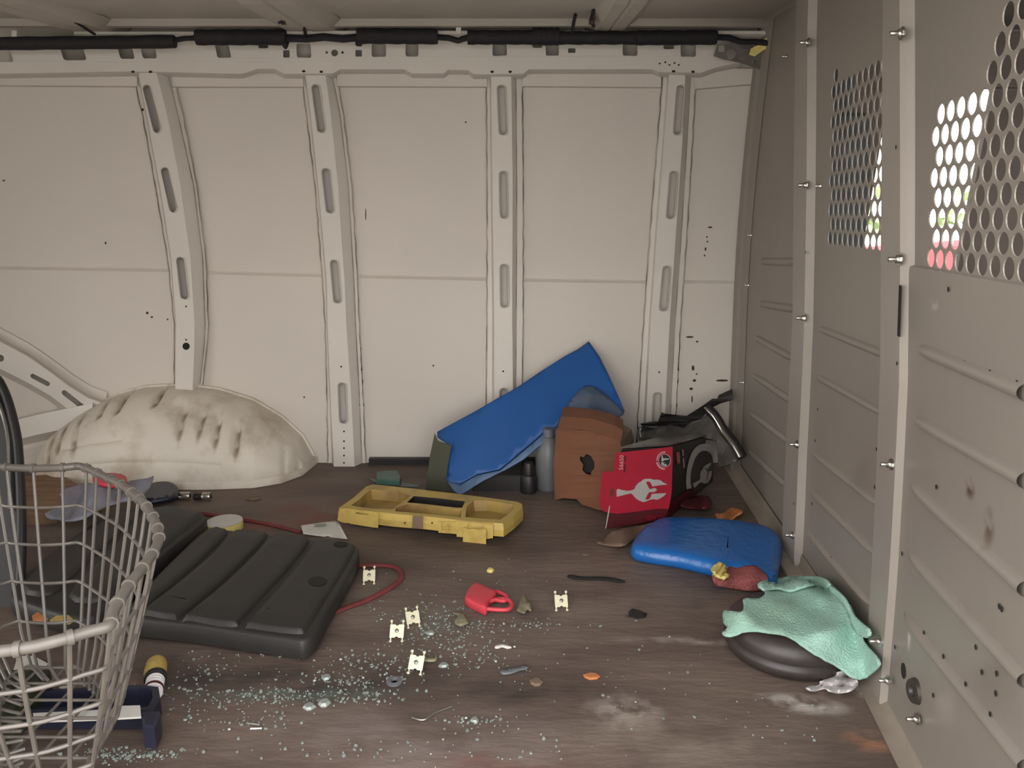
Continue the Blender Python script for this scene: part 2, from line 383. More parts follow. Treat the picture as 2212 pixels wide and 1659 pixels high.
# pillars: rows of (py, flange_L, face_L, face_R, base_R, flange_R)
def pillar(rows, depth, slots, dots, name='pillar', side_wide=False):
    root = empty(name, (0, 0, 0)); root.parent = wall; ORG[root.name] = Vector((0, 0, 0)); root.location = -ORG[wall.name]
    dense = []
    for a, b in zip(rows, rows[1:]):
        n = max(1, int(abs(b[0] - a[0]) / 25))
        for i in range(n): dense.append([p + (q - p) * i / n for p, q in zip(a, b)])
    dense.append(list(rows[-1]))
    m = MB(); off = [.004, .004, depth, depth, .006, .004]
    cols = [1, 1, 2, 3, 4, 5]
    s1 = []; s2 = []
    for side in (1, 5):
        m_ = MB(); m_.tube([Wp(r[side] + .8 * math.sin(r[0] * .11), r[0], .0045) for r in dense], [.0012 + .0011 * abs(math.sin(r[0] * .05)) for r in dense], 5); m_.build('sealant_line', 'sealant', root, smooth=True)
    m_ = MB(); m_.tube([Wp(r[4], r[0], .005) for r in dense], .0016, 5); m_.build('sealant_line', 'sealant', root, smooth=True)
    for r in dense:
        y = r[0]
        s1.append([Wp(r[1], y, .003), Wp(r[1] + (r[2] - r[1]) * .72, y, .003), Wp(r[2], y, depth)])
        s2.append([Wp(r[3], y, depth), Wp(r[4], y, .003), Wp(r[5], y, .003)])
    m.grid(s1); m.grid(s2); m.build('flange', 'pillar', root, smooth=False, solid=.0015)
    outer = [(r[2], r[0]) for r in dense] + [(r[3], r[0]) for r in reversed(dense)]
    holes = []
    for (x0, y0, x1, y1, rr) in slots: holes.append(stadium(x0, y0 + rr, x1, y1 - rr, rr))
    m = MB(); m.tess(outer, holes, lambda x, y: Wp(x, y, depth)); m.build('face', 'pillar', root, solid=.002)
    for h in holes:
        rim = MB(); c = (sum(p[0] for p in h) / len(h), sum(p[1] for p in h) / len(h))
        o2 = [(c[0] + (p[0] - c[0]) * 1.0 + (3.2 if p[0] > c[0] else -3.2), c[1] + (p[1] - c[1]) * 1.05) for p in h]
        rim.grid([[Wp(*p, depth + .001) for p in o2 + o2[:1]], [Wp(*p, depth + .0035) for p in [((a[0] + b[0]) / 2, (a[1] + b[1]) / 2) for a, b in zip(h + h[:1], o2 + o2[:1])]], [Wp(*p, depth + .0005) for p in h + h[:1]], [Wp(*p, depth - .008) for p in h + h[:1]]])
        rim.build('slot_rim', 'pillar', root, smooth=True)
    if dots:
        m = MB()
        for (x, y, r) in dots: m.tess(circ(x, y, r), [], lambda x, y: Wp(x, y, depth + .0015))
        m.build('small_hole', 'hole', root)
    return root
pillar([(156, 286, 300, 338, 362, 372), (250, 308, 318, 362, 385, 396), (400, 335, 346, 390, 418, 425), (560, 362, 371, 412, 438, 445), (700, 376, 381, 420, 443, 450), (745, 376, 380, 420, 441, 447), (846, 376, 379, 416, 430, 436)],
       .042, [(318, 184, 338, 286, 8), (357, 362, 373, 458, 8), (390, 556, 399, 646, 8)], [(308, 237, 3), (345, 237, 2.5), (402, 662, 2), (402, 734, 2), (402, 748, 8)])
pillar([(156, 650, 660, 702, 716, 726), (250, 662, 672, 715, 735, 742), (400, 680, 688, 730, 752, 760), (600, 696, 706, 744, 764, 772), (700, 702, 708, 748, 768, 776), (850, 706, 714, 758, 776, 784), (1010, 708, 722, 766, 782, 790)],
       .036, [(682, 183, 694, 286, 8), (704, 364, 713, 460, 8), (722, 562, 729, 654, 8), (739, 827, 742, 914, 8)], [(737, 792, 2), (743, 932, 2), (743, 953, 2), (743, 968, 2), (743, 984, 2), (743, 1000, 2)])
pillar([(156, 1050, 1061, 1104, 1114, 1128), (400, 1052, 1064, 1107, 1116, 1130), (686, 1052, 1068, 1106, 1115, 1130), (860, 1050, 1068, 1108, 1114, 1128), (1020, 1050, 1068, 1108, 1114, 1128)],
       .03, [(1083, 184, 1087, 291, 8.5), (1087, 370, 1089, 471, 8), (1089, 571, 1090, 664, 8), (1088, 839, 1088, 930, 8)], [(1087, 802, 2)])
pillar([(156, 1432, 1446, 1480, 1492, 1504), (300, 1420, 1436, 1474, 1484, 1496), (500, 1404, 1420, 1460, 1472, 1484), (700, 1390, 1406, 1446, 1458, 1470), (900, 1378, 1396, 1436, 1448, 1460), (1010, 1374, 1390, 1430, 1444, 1456)],
       .03, [(1470, 184, 1463, 291, 8), (1455, 370, 1448, 472, 8), (1440, 575, 1433, 671, 8), (1420, 848, 1416, 940, 8)], [(1424, 804, 2), (1455, 250, 1.5)])
# diagonal brace low at the left, with slots
br = empty('brace'); br.parent = wall; br.location = -ORG[wall.name]; ORG[br.name] = Vector((0, 0, 0))
up = [(-60, 700), (0, 738), (60, 770), (110, 805), (150, 835), (190, 860), (226, 873)]
lo = [(-60, 770), (0, 796), (60, 826), (110, 855), (145, 882), (160, 900), (172, 918)]
m = MB(); outer = up + lo[::-1]
hs = [stadium(-4, 772, 2, 774, 7), stadium(71, 812, 103, 829, 5), stadium(139, 848, 176, 877, 5.5), stadium(191, 881, 198, 882, 5)]
m.tess(outer, hs, lambda x, y: Wp(x, y, .04)); m.build('face', 'pillar', br, solid=.002)
m = MB(); m.grid([[Wp(x, y, .04) for x, y in up], [Wp(x + 2, y - 6, .006) for x, y in up], [Wp(x + 6, y - 26, .004) for x, y in up]])
m.grid([[Wp(x, y, .04) for x, y in lo], [Wp(x - 4, y + 10, .006) for x, y in lo]]); m.build('flange', 'wall', br, solid=.0015)
# sill pressing beside the wheel housing
m = MB()
tp = [(-60, 915), (36, 904), (80, 893), (142, 880), (200, 868)]
m.grid([[Wp(x, y, .003) for x, y in tp], [Wp(x, y + 3, .05) for x, y in tp], [Wp(x, y + 46, .06) for x, y in tp], [Wp(x, y + 62, .02) for x, y in tp], [Wp(x, y + 70, .02) for x, y in tp], [Wp(x, y + 92, .055) for x, y in tp], [Wp(x, y + 112, .055) for x, y in tp]])
m.build('sill_pressing', 'pillar', wall, smooth=True)

# upper rail with cut-outs
bot = [(-20, 159), (282, 154), (354, 155), (470, 158), (524, 159), (557, 148), (593, 148), (615, 159), (719, 158), (735, 149), (874, 149), (890, 158), (959, 158), (969, 150), (1012, 151), (1023, 160), (1130, 159), (1143, 149), (1410, 149), (1422, 155), (1514, 157), (1547, 145), (1600, 134)]
top = [(1600, 90), (1550, 86), (1000, 84), (600, 84), (-20, 92)]
cut = [rrect(-12, 100, 20, 134, 5, sh=.3), rrect(128, 97, 178, 130, 6, sh=.3), rrect(253, 97, 284, 127, 5, sh=.25), rrect(303, 97, 334, 126, 5, sh=.2), rrect(464, 95, 494, 125, 5, sh=.2), rrect(612, 108, 626, 124, 2),
       rrect(640, 94, 671, 125, 5, sh=.06), circ(723, 114, 7.5), circ(706, 113, 3, 8), circ(740, 113, 3, 8), rrect(768, 108, 782, 122, 1.5), rrect(803, 94, 834, 123, 5), rrect(876, 94, 904, 122, 5), rrect(1064, 94, 1095, 121, 5),
       rrect(1179, 94, 1207, 121, 5), rrect(1227, 104, 1243, 114, 1.5), rrect(1345, 94, 1377, 121, 5), rrect(1470, 94, 1503, 123, 5), circ(1425, 137, 2.2, 8), circ(1437, 134, 2.2, 8), circ(1446, 140, 2.2, 8), circ(1457, 136, 2.2, 8), circ(1466, 140, 2.2, 8),
       rrect(42, 98, 66, 108, 4), rrect(182, 98, 203, 106, 4), rrect(558, 96, 580, 104, 4), rrect(1150, 96, 1172, 103, 4), rrect(1433, 96, 1456, 106, 4)]
def sub(pts, d=30):
    out = []
    for a, b in zip(pts, pts[1:]):
        n = max(1, int(math.hypot(b[0] - a[0], b[1] - a[1]) / d)); out += [(a[0] + (b[0] - a[0]) * i / n, a[1] + (b[1] - a[1]) * i / n) for i in range(n)]
    return out + [pts[-1]]
botd = sub(bot); topd = sub(top)
rail = MB(); rail.tess(botd + topd, cut, lambda x, y: Wp(x, y, .05)); rail_o = rail.build('trim_1', 'pillar', org=(0, 2.0, 1.1), solid=.002); tag(rail_o, kind='structure')
m = MB(); m.grid([[Wp(x, y, .05) for x, y in botd], [Wp(x, y + 3, .044) for x, y in botd], [Wp(x, y + 11, .012) for x, y in botd]]); m.build('rail_lip', 'pillar', rail_o, smooth=False)
m = MB(); m.grid([[Wp(x, 67 if x > 500 else 69, .085) for x in range(160, 1720, 40)], [Wp(x, 73, .09) for x in range(160, 1720, 40)], [Wp(x, 88, .06) for x in range(160, 1720, 40)]]); m.build('rail_flange', 'pillar', rail_o, solid=.002)
m = MB()
for (x, y) in ((287, 155), (325, 155), (656, 154), (694, 155), (1063, 155), (1102, 155), (1455, 154), (1497, 155)): m.tess(circ(x, y, 4, 10, 2.6), [], lambda x, y: Wp(x, y, .052))
m.build('small_hole', 'hole', rail_o)

# roof
def kk(py): v = (829.5 - py) / FPX; return (-SP + v * CP) / (CP + v * SP)
def RPt(py, Y): return (Y, H + kk(py) * Y)
_lz = RPt(60, 1.93)[1]
rp = [(2.12, H + kk(84) * 2.12), (2.10, _lz + .05), (1.945, _lz + .055), (1.937, _lz + .002), RPt(60, 1.93), RPt(56, 1.915), RPt(40, 1.905), RPt(34, 1.88), RPt(29, 1.84), RPt(10, 1.70), RPt(-5, 1.62), (1.3, 1.195), (.9, 1.215), (.5, 1.19), (.36, 1.15)]
m = MB(); m.grid([[(x, a, b) for x in (XL, -1.0, -.5, 0, .3, XR + .04)] for a, b in rp]); roof = m.build('ceiling', 'roof', org=(0, 1.2, 1.2), smooth=True); tag(roof, kind='structure')
rs = roof.modifiers.new('solid', 'SOLIDIFY'); rs.thickness = .02; rs.offset = 1
for (xa, xb) in ((-1.045, -.955), (-.53, -.425), (.20, .262)):
    m = MB(); rows = []; e0, e1 = RPt(79, 2.03), (1.62, RPt(-8, 1.62)[1] - .013)
    for a, b in [e0, tuple((p_ + q_) / 2 for p_, q_ in zip(e0, e1)), e1, (1.3, 1.165), (.9, 1.185), (.5, 1.16)]:
        b2 = b; b = b + .02
        rows.append([(xa - .028, a, b), (xa, a, b2), ((xa + xb) / 2 - .006, a, b2 - .001), ((xa + xb) / 2, a, b2 + .003), ((xa + xb) / 2 + .006, a, b2 - .001), (xb, a, b2), (xb + .028, a, b)])
    m.grid(rows); m.build('roof_bow', 'roof', roof, solid=.002)

# near side of the van, with the open sliding-door mouth the light comes through, and the rear end
m = MB(); m.box(((XL - .78) / 2 , .37, .6), (-.78 - XL, .04, 1.2)); m.box((-.14, .37, 1.19), (1.28, .04, .06)); m.box((.75, .37, .34), (.5, .04, .62)); m.box((.52, .37, .62), (.05, .04, 1.2))
nw = m.build('wall_front', 'wall'); tag(nw, kind='structure')
m = MB(); m.box((XL - .02, .40, .6), (.04, .1, 1.26)); m.box((XL - .02, 2.2, .6), (.04, .1, 1.26)); m.box((XL - .02, 1.3, 1.2), (.04, 1.8, .06)); m.box((XL - .02, 1.69, .6), (.04, 1.05, 1.26)); rw = m.build('wall_left', 'wall'); tag(rw, kind='structure')  # unseen rear end; far half closed to cut light on the partition's far panel

# ------------------------------------------------------------------ bulkhead partition (wall_right)
wr = empty('wall_right', (.6, 1.3, 0)); tag(wr, kind='structure')
def P(Y, z, off=0.): return Vector((PX(Y, z) - off, Y, z))
def pgrid(m, Y0, Y1, z0, z1, off=0., ny=12, nz=16, ye=None):
    m.grid([[P(Y0 + ((ye(z) if ye else Y1) - Y0) * i / ny, z, off) for i in range(ny + 1)] for z in [z0 + (z1 - z0) * j / nz for j in range(nz + 1)]])
def perf(name, Y0, Y1, z0, z1, p, r, rad, ok, off):
    m = MB(); nz = int(round((z1 - z0) / r)); r = (z1 - z0) / nz; n = 16
    for j in range(nz):
        za, zb = z0 + j * r, z0 + (j + 1) * r; zc = (za + zb) / 2; y = Y1; st = (j % 2) * p / 2
        if st: m.grid([[P(y - st, za, off), P(y, za, off)], [P(y - st, zb, off), P(y, zb, off)]]); y -= st
        while y - p > Y0 + 1e-6:
            yc = y - p / 2
            if ok(yc, zc):
                rd = min(rad, p * .48); ring = []; ringb = []; out = []
                for k in range(n):
                    a = 2 * math.pi * k / n; ca, sa = math.cos(a), math.sin(a); ring.append(P(yc + rd * ca, zc + rd * sa, off)); ringb.append(P(yc + rd * ca, zc + rd * sa, off - .0016))
                    s = 1 / max(abs(ca) / (p / 2), abs(sa) / (r / 2)); oy, oz = ca * s, sa * s
                    out.append(P(yc + oy, zc + oz, off))
                o = m.add(ring + out + ringb, [])
                for k in range(n):
                    l = (k + 1) % n; m.f.append((o + k, o + l, o + n + l, o + n + k)); m.f.append((o + k, o + l, o + 2 * n + l, o + 2 * n + k))
                for q, (sy, sz) in enumerate(((1, 1), (-1, 1), (-1, -1), (1, -1))):
                    k = [2, 6, 10, 14][q]; a0 = out[k - 1]; a1 = out[k]; a2 = out[(k + 1) % n]
                    m.add([a0, P(yc + sy * p / 2, zc + sz * r / 2, off), a2, a1], [(0, 1, 2, 3)])
            else: m.grid([[P(y - p, za, off), P(y, za, off)], [P(y - p, zb, off), P(y, zb, off)]])
            y -= p
        if y > Y0 + 1e-5: m.grid([[P(Y0, za, off), P(y, za, off)], [P(Y0, zb, off), P(y, zb, off)]])
    o = m.build(name, 'part', wr); return o
ZT = 1.24
# far panel, against the van side
m = MB(); pgrid(m, 1.60, 0, .0, ZT, .0, 14, 40, ye=lambda z: Wy(z) - .006); m.build('panel', 'part', wr, smooth=True)
# middle panel with its perforated window
m = MB(); Ya, Yb, za, zb = 1.128, 1.43, .688, .99
pgrid(m, 1.09, 1.62, 0, za, .002, 14, 20); pgrid(m, 1.09, 1.62, zb, ZT, .002, 14, 8); pgrid(m, 1.09, Ya, za, zb, .002, 2, 10); pgrid(m, Yb, 1.62, za, zb, .002, 6, 10); m.build('panel', 'part', wr, smooth=True)
def ok_far(y, z): return not (z > .965 and y < 1.38) 
perf('perforated_screen', Ya, Yb, za, zb, .0272, .0252, .0118, ok_far, .002)
# near panel
m = MB(); Ya, Yb, za, zb = .40, .993, .676, 1.19
pgrid(m, .36, 1.125, 0, .668, .007, 20, 20); pgrid(m, Yb, 1.125, .668, ZT, .001, 4, 12); pgrid(m, .36, Yb, zb, ZT, .001, 16, 3)
m.grid([[P(.36 + .765 * i / 20, .668, .007) for i in range(21)], [P(.36 + .765 * i / 20, .674, .006) for i in range(21)], [P(.36 + .765 * i / 20, .676, .001) for i in range(21)]])
m.build('panel', 'part', wr, smooth=True)
def ok_near(y, z):
    if z > .874: return y < .857 - (z - .874) * .62
    return True
perf('perforated_screen', Ya, Yb, za, zb, .0286, .0245, .0118, ok_near, .001)
m = MB(); pgrid(m, .36, .40, .668, ZT, .001, 2, 10); m.build('panel_edge', 'part', wr)
# vertical posts (folded flanges)
def post(pL, off=.016, bevel=.007):
    rows = []
    for (py, xl, xr) in pL:
        a = Pp(xl, py); b = Pp(xr, py); rows.append((a.z, a.y, b.y))
    dense = []
    for a, b in zip(rows, rows[1:]):
        for i in range(8): dense.append([p + (q - p) * i / 8 for p, q in zip(a, b)])
    dense.append(rows[-1]); m = MB()
    m.grid([[P(ya + .004, z, .0), P(ya, z, off - .004), P(ya - bevel * .5, z, off), P(yb + bevel, z, off), P(yb, z, off - .007), P(yb - .008, z, .0)] for z, ya, yb in dense])
    return m
post([(-40, 1738, 1768), (92, 1734, 1764), (400, 1730, 1762), (690, 1727, 1757), (960, 1712, 1744), (1160, 1703, 1736), (1215, 1702, 1740)]).build('post', 'part2', wr, smooth=False)
post([(-40, 1931, 1972), (72, 1929, 1973), (400, 1926, 1974), (560, 1924, 1974), (800, 1922, 1972), (1003, 1914, 1962), (1200, 1904, 1950), (1385, 1892, 1935), (1465, 1890, 1930)]).build('post', 'part2', wr, smooth=False)
# far edge flange of the bulkhead
m = MB(); zz = [i * .03 for i in range(41)]
m.grid([[P(Wy(z) - .01, z, .0), P(Wy(z) - .012, z, .018), P(Wy(z) - .075, z, .02), P(Wy(z) - .085, z, .013), P(Wy(z) - .12, z, .001)] for z in zz]); m.build('edge_flange', 'part', wr, smooth=False)
# foot flange onto the floor
m = MB(); ys = [.36 + (2.2 - .36) * i / 30 for i in range(31)]
m.grid([[P(y, 0, .034) + Vector((0, 0, .0015)) for y in ys], [P(y, .004, .014) for y in ys], [P(y, .014, .007) for y in ys], [P(y, .035, .004) for y in ys]]); m.build('foot_flange', 'strip', wr, smooth=True)
# pressed ribs
def rib(a, b, w=.0095, h=.009):
    A = Pp(*a); B = Pp(*b); n = 22; rows = []
    for i in range(n + 1):
        t = i / n; e = min(1, min(t, 1 - t) * 9) ** .6 if b[0] < 2200 else min(1, t * 9) ** .6
        Y = A.y + (B.y - A.y) * t; z = A.z + (B.z - A.z) * t; row = []
        for k in range(7):
            s = -1 + 2 * k / 6; row.append(P(Y, z + s * w * (.3 + .7 * e), (.0065 if Y < 1.08 else .001) + h * e * (1 - abs(s) ** 2.6)))
        rows.append(row)
    m = MB(); m.grid(rows); m.build('pressed_rib', 'part', wr, smooth=True)
for a, b in (((1995, 752), (2230, 848)), ((1987, 905), (2230, 1038)), ((1978, 1046), (2230, 1272)), ((1970, 1188), (2230, 1470)), ((1962, 1322), (2230, 1655))): rib(a, b)
for a, b in (((1769, 708), (1920, 768)), ((1765, 812), (1914, 895)), ((1756, 977), (1902, 1092)), ((1752, 1060), (1898, 1200)), ((1743, 1147), (1888, 1312))): rib(a, b, .008, .008)
for a, b in (((1644, 565), (1722, 566)), ((1640, 656), (1722, 668)), ((1630, 728), (1714, 775)), ((1626, 810), (1712, 868)), ((1620, 892), (1708, 958)), ((1617, 975), (1700, 1050))): rib(a, b, .009, .007)
def PS(px, py, r, col, st, ns, ry=None):
    p = Pp(px, py) - ORG[wr.name]; return (p.x, p.y, p.z, .05, r, ry or r, 0, col, st, ns)
add_stains_shade(M['part'], [PS(2030, 658, .018, (.42, .39, .36), .8, 40, .01), PS(2108, 1055, .016, (.07, .035, .02), .9, 50), PS(2150, 1140, .016, (.10, .06, .04), .8, 45, .03), PS(1975, 1370, .008, (.5, .48, .45), .9, 40, .03),
    PS(2150, 1430, .09, (.17, .145, .12), .6, 9), PS(1860, 1000, .08, (.17, .15, .13), .6, 8), PS(2050, 1500, .05, (.33, .30, .27), .5, 14)])
# little drilled holes and slots, joined
m = MB()
def ph(x, y, ry, off): 
    c = Pp(x, y, off); n = 10
    m.add([P(c.y + ry * .8 * math.cos(2 * math.pi * k / n), c.z + ry * math.sin(2 * math.pi * k / n), off) for k in range(n)], [tuple(range(n))])
for (x, y) in ((2022, 1052), (1995, 765), (2035, 770), (2083, 785), (2138, 805), (2196, 828), (2032, 1280), (2090, 1342), (2085, 1478), (2138, 1543), (2158, 1310), (2120, 1452), (2109, 1360), (2107, 1398), (2152, 1455), (2150, 1498), (2163, 1316), (2015, 1502), (1948, 1196), (1933, 1398), (1995, 1367), (2037, 1418), (2048, 625)): ph(x, y, .0035, .009)
for (x, y) in ((1902, 880), (1893, 858 + 112), (1889, 1052), (1884, 1218), (1766, 884), (1761, 952), (1753, 1088), (1907, 800), (1911, 706), (1855, 860), (1805, 1016), (1795, 1205), (1830, 1247), (1880, 1305), (1892, 1055)): ph(x, y, .0035, .004)
for (x, y) in ((1740, 545), (1937, 785), (1935, 318), (1714, 1088)): ph(x, y, .003, .0175)
ph(1690, 1138, .008, .003); ph(1951, 1449, .012, .008)
m.build('drilled_hole', 'hole', wr)
m = MB(); a = Pp(1943, 672, .0175); m.add([P(a.y - .006, a.z - .035, .0175), P(a.y + .006, a.z - .035, .0175), P(a.y + .006, a.z + .035, .0175), P(a.y - .006, a.z + .035, .0175)], [(0, 1, 2, 3)]); m.build('slot', 'hole', wr)
# rubber grommet
gm = MB(); c = Pp(1979, 1493, .008); gm.lathe([(.0, .002), (.006, .002), (.008, .006), (.016, .006), (.018, .0)], c, 20, Matrix.Rotation(-math.pi / 2, 3, 'Y')); gm.build('rubber_grommet', M['disc'], wr, smooth=True)
# bolts
bp_ = MB(); rot = Matrix.Rotation(-math.pi / 2, 3, 'Y')
bp_.lathe([(0, 0), (.0085, 0), (.0085, .0015), (.0, .0015)], (0, 0, 0), 16, rot); bp_.lathe([(.0055, .001), (.0055, .006), (.0045, .007), (0, .007)], (0, 0, 0), 6, rot); bp_.lathe([(.0032, .006), (.0032, .016), (.002, .017), (0, .017)], (0, 0, 0), 10, rot)
proto = None
def bolt(p, s=1.):
    global proto
    if proto is None:
        proto = bp_.build('bolt', 'chrome', None, smooth=True, org=(0, 0, 0)); o = proto
    else: o = proto.copy(); C.objects.link(o)
    o.parent = wr; o.location = p - ORG[wr.name]; o.scale = (s, s, s)
for (x, y) in ((1747, 92), (1743, 400), (1738, 687), (1723, 960), (1713, 1156), (1950, 72), (1945, 560), (1927, 1003), (1902, 1385)): bolt(Pp(x, y, .0165))
for (x, y) in ((1623, 508), (1617, 616), (1606, 826), (1700, 122), (1772, 402)): bolt(Pp(x, y, .02), .6)
bolt(Pp(1982, 1553, .012), .9); bolt(Pp(1920, 1470, .016), .9)

# ------------------------------------------------------------------ cab and yard beyond the bulkhead
YD = 2.2
def cabpt(px, py): return Vp(px, py, YD)
m = MB()
a = [cabpt(1915, 194), cabpt(2138, 192), cabpt(2056, 600), cabpt(1846, 600)]   # window opening corners TL TR BR BL
zt, zb2 = 1.22, 0.
def q(*v): m.add(v, [(0, 1, 2, 3)])
X0, X1 = .70, 2.3
q((X0, YD, zb2), (X1, YD, zb2), (X1, YD, a[2].z), (X0, YD, a[3].z)); q((X0, YD, a[0].z), (X1, YD, a[1].z), (X1, YD, zt), (X0, YD, zt))
q((X0, YD, a[3].z), a[3], a[0], (X0, YD, a[0].z)); q(a[2], (X1, YD, a[2].z), (X1, YD, a[1].z), a[1])
dr = m.build('door_1', 'seat2', solid=.02, soff=1); tag(dr, kind='structure')
m = MB(); m.add([x + Vector((0, .03, 0)) for x in a], [(0, 1, 2, 3)]); wn = m.build('window_1', 'pane', solid=.004); tag(wn, kind='structure')
m = MB(); m.box((1.5, 1.28, 1.24), (1.7, 1.9, .03)); ct = m.build('ceiling_cab', 'seat2'); tag(ct, kind='structure')
m = MB(); m.box((1.5, 1.28, -.02), (1.5, 1.9, .03)); cf = m.build('floor_cab', 'black'); tag(cf, kind='structure')
m = MB(); m.box((2.2, 1.28, .3), (.5, 1.9, .62)); cf = m.build('trim_2', 'black', bevel=.05); tag(cf, kind='structure')
# driver's seat behind the bulkhead
st = empty('driver_seat', (1.0, 1.78, .0)); tag(st, 'dark blue-grey driver seat seen dimly through the far perforated screen', 'seat')
m = MB(); sb = [(-.24, .36), (-.25, .7), (-.22, .92), (-.16, .97), (.16, .97), (.22, .92), (.25, .7), (.24, .36)]
for s in (1,):
    pr = crom2(sb, 4); m.tess_solid(pr, [], lambda x, y: Vector((.71, 1.96 + x * .8, y)), lambda x, y: Vector((.80, 1.96 + x * .8, y)))
m.build('backrest', 'seat', st, bevel=.02)
m = MB(); m.box((1.05, 1.94, .38), (.5, .42, .13)); m.build('seat_cushion', 'seat', st, bevel=.04)
m = MB(); m.box((1.05, 1.94, .16), (.4, .36, .31)); m.build('seat_base', 'black', st, bevel=.01)
m = MB(); m.box((.76, 1.96, 1.02), (.09, .2, .15)); m.build('headrest', 'seat', st, bevel=.03)
# yard
m = MB(); m.box((0, 5, -.62), (60, 60, .04)); gr = m.build('ground', 'gravel'); tag(gr, kind='structure')
c1 = empty('parked_car', (5.0, 6.8, -.6)); tag(c1, 'red car parked outside, seen through the perforated screen', 'car')
m = MB(); prof = [(-2.35, .3), (-2.4, .8), (-2.3, 1.12), (-.9, 1.22), (2.0, 1.24), (2.3, 1.15), (2.35, .8), (2.35, .3)]
m.tess_solid(prof, [], lambda x, y: Vector((5.0 + x, 6.0, y - .6)), lambda x, y: Vector((5.0 + x, 7.6, y - .6))); m.build('body', 'carred', c1, bevel=.06)
m = MB(); prof = [(-.8, 1.2), (-.2, 1.68), (1.5, 1.70), (2.1, 1.2)]
m.tess_solid(prof, [], lambda x, y: Vector((5.0 + x, 6.12, y - .6)), lambda x, y: Vector((5.0 + x, 7.48, y - .6))); m.build('cabin', 'white_car', c1, bevel=.06)
for wx in (3.4, 6.5):
    for wy in (6.05, 7.55):
        m = MB(); m.lathe([(0, -.1), (.33, -.1), (.36, -.07), (.36, .07), (.33, .1), (0, .1)], (wx, wy, -.24), 20, Matrix.Rotation(math.pi / 2, 3, 'X')); m.build('wheel', 'black', c1, smooth=True)
sh = empty('shrub', (5.6, 11., -.6)); tag(sh, 'pale green shrub standing outside behind the red car', 'shrub')
m = MB()
for i in range(500):
    a1 = R.uniform(0, 6.28); r1 = R.uniform(.2, 1.) ** .5; zz1 = R.uniform(0, 1); p = Vector((5.6 + math.cos(a1) * r1 * 1.6, 11 + math.sin(a1) * r1 * .9, -.6 + zz1 * 1.7 * (1.2 - r1 * .4))); s = .11
    d1 = Vector((R.uniform(-1, 1), R.uniform(-1, 1), R.uniform(-1, 1))).normalized() * s; d2 = d1.cross(Vector((R.uniform(-1, 1), R.uniform(-1, 1), 1))).normalized() * s * .6
    m.add([p - d1, p + d2, p + d1, p - d2], [(0, 1, 2, 3)])
m.build('foliage', 'leaf', sh)
m = MB(); m.tube([(5.6, 11, -.6), (5.6, 11, .4)], .06); m.build('stem', 'wood', sh)

# ================================================================== WHEEL HOUSING
wa = empty('wheel_arch', (-1.0, 2.2, 0)); tag(wa, 'dented dirty white metal wheel arch at the foot of the side wall', 'wheel arch')
ax0, ax1 = -1.425, -.595; HH = .243
tprof = [(0, 0.), (.03, .28), (.10, .52), (.2, .74), (.30, .90), (.40, .985), (.47, 1.), (.56, 1.), (.66, .955), (.78, .82), (.88, .60), (.95, .36), (1., 0.)]
dprof = [(0, .0), (.03, .40), (.08, .72), (.18, .93), (.35, 1.0), (.7, 1.0), (.85, .94), (.93, .78), (.98, .50), (1., .0)]
grooves = [(.13, .010, .2, .75, .008), (.175, .009, .3, .85, .010), (.235, .009, .25, .85, .008), (.31, .010, .55, .95, .012), (.375, .011, .55, .97, .014), (.50, .010, .6, .97, .013), (.60, .012, .35, .70, .008), (.665, .012, .38, .66, .010), (.72, .012, .33, .63, .011), (.785, .012, .28, .6, .011), (.93, .008, .1, .6, .006), (.965, .006, .1, .5, .006)]
rows = []; NU, NV = 300, 70
for i in range(NU + 1):
    s = i / NU; h = HH * max(0, lerp_t(s, tprof)); d = .235 * max(0, lerp_t(s, dprof)); row = []; x = ax0 + (ax1 - ax0) * s
    for j in range(NV + 1):
        ph_ = math.pi / 2 * j / NV; c_, s_ = math.cos(ph_), math.sin(ph_); n = 2.5
        rr = (abs(c_) ** n + abs(s_) ** n) ** (-1 / n); dy, dz = d * rr * c_, h * rr * s_
        k = j / NV; disp = 0.
        for (gc, gw, g0, g1, ga) in grooves:
            gx = gc - (k - .5) * .055 * (1 if gc < .55 else .3); e = math.exp(-((s - gx) / gw) ** 2)
            en = max(0, min(1, (k - g0) * 12)) * max(0, min(1, (g1 - k) * 12)); disp -= ga * 1.5 * e * en
        disp -= .012 * math.exp(-((s - .62) / .07) ** 2 - ((k - .62) / .09) ** 2)       # big dent
        disp += .006 * math.exp(-((s - .57) / .02) ** 2 - ((k - .72) / .1) ** 2)
        disp -= .004 * math.exp(-((k - .2) / .012) ** 2) * (1 if s < .75 else 0)        # fold above the skirt
        disp -= .005 * math.exp(-((k - .36) / .015) ** 2) * (1 if .2 < s < .42 else 0)
        disp += .0018 * math.sin(s * 47) * math.sin(k * 19)
        row.append((x, Wy(0) - dy - disp * c_ , dz + disp * s_ if dz > 0.001 else dz))
    rows.append(row)
m = MB(); m.grid(rows); ao = m.build('dome', 'arch', wa, smooth=True, rec=True)
ast = []  # brown tint along the grooves: dirt plus painted shade that makes them read deeper
for (gc, gw, g0, g1, ga) in grooves[:10]:
    for kf in (.3, .75):
        k = g0 + (g1 - g0) * kf; gx = gc - (k - .5) * .055 * (1 if gc < .55 else .3); q_ = rows[int(gx * NU)][int(k * NV)]
        ast.append((q_[0] + 1.0 + .004, q_[1] - 2.2, q_[2], .010, .06, .055, 0, (.20, .15, .10), .8, 16))
add_stains_shade(M['arch'], ast)
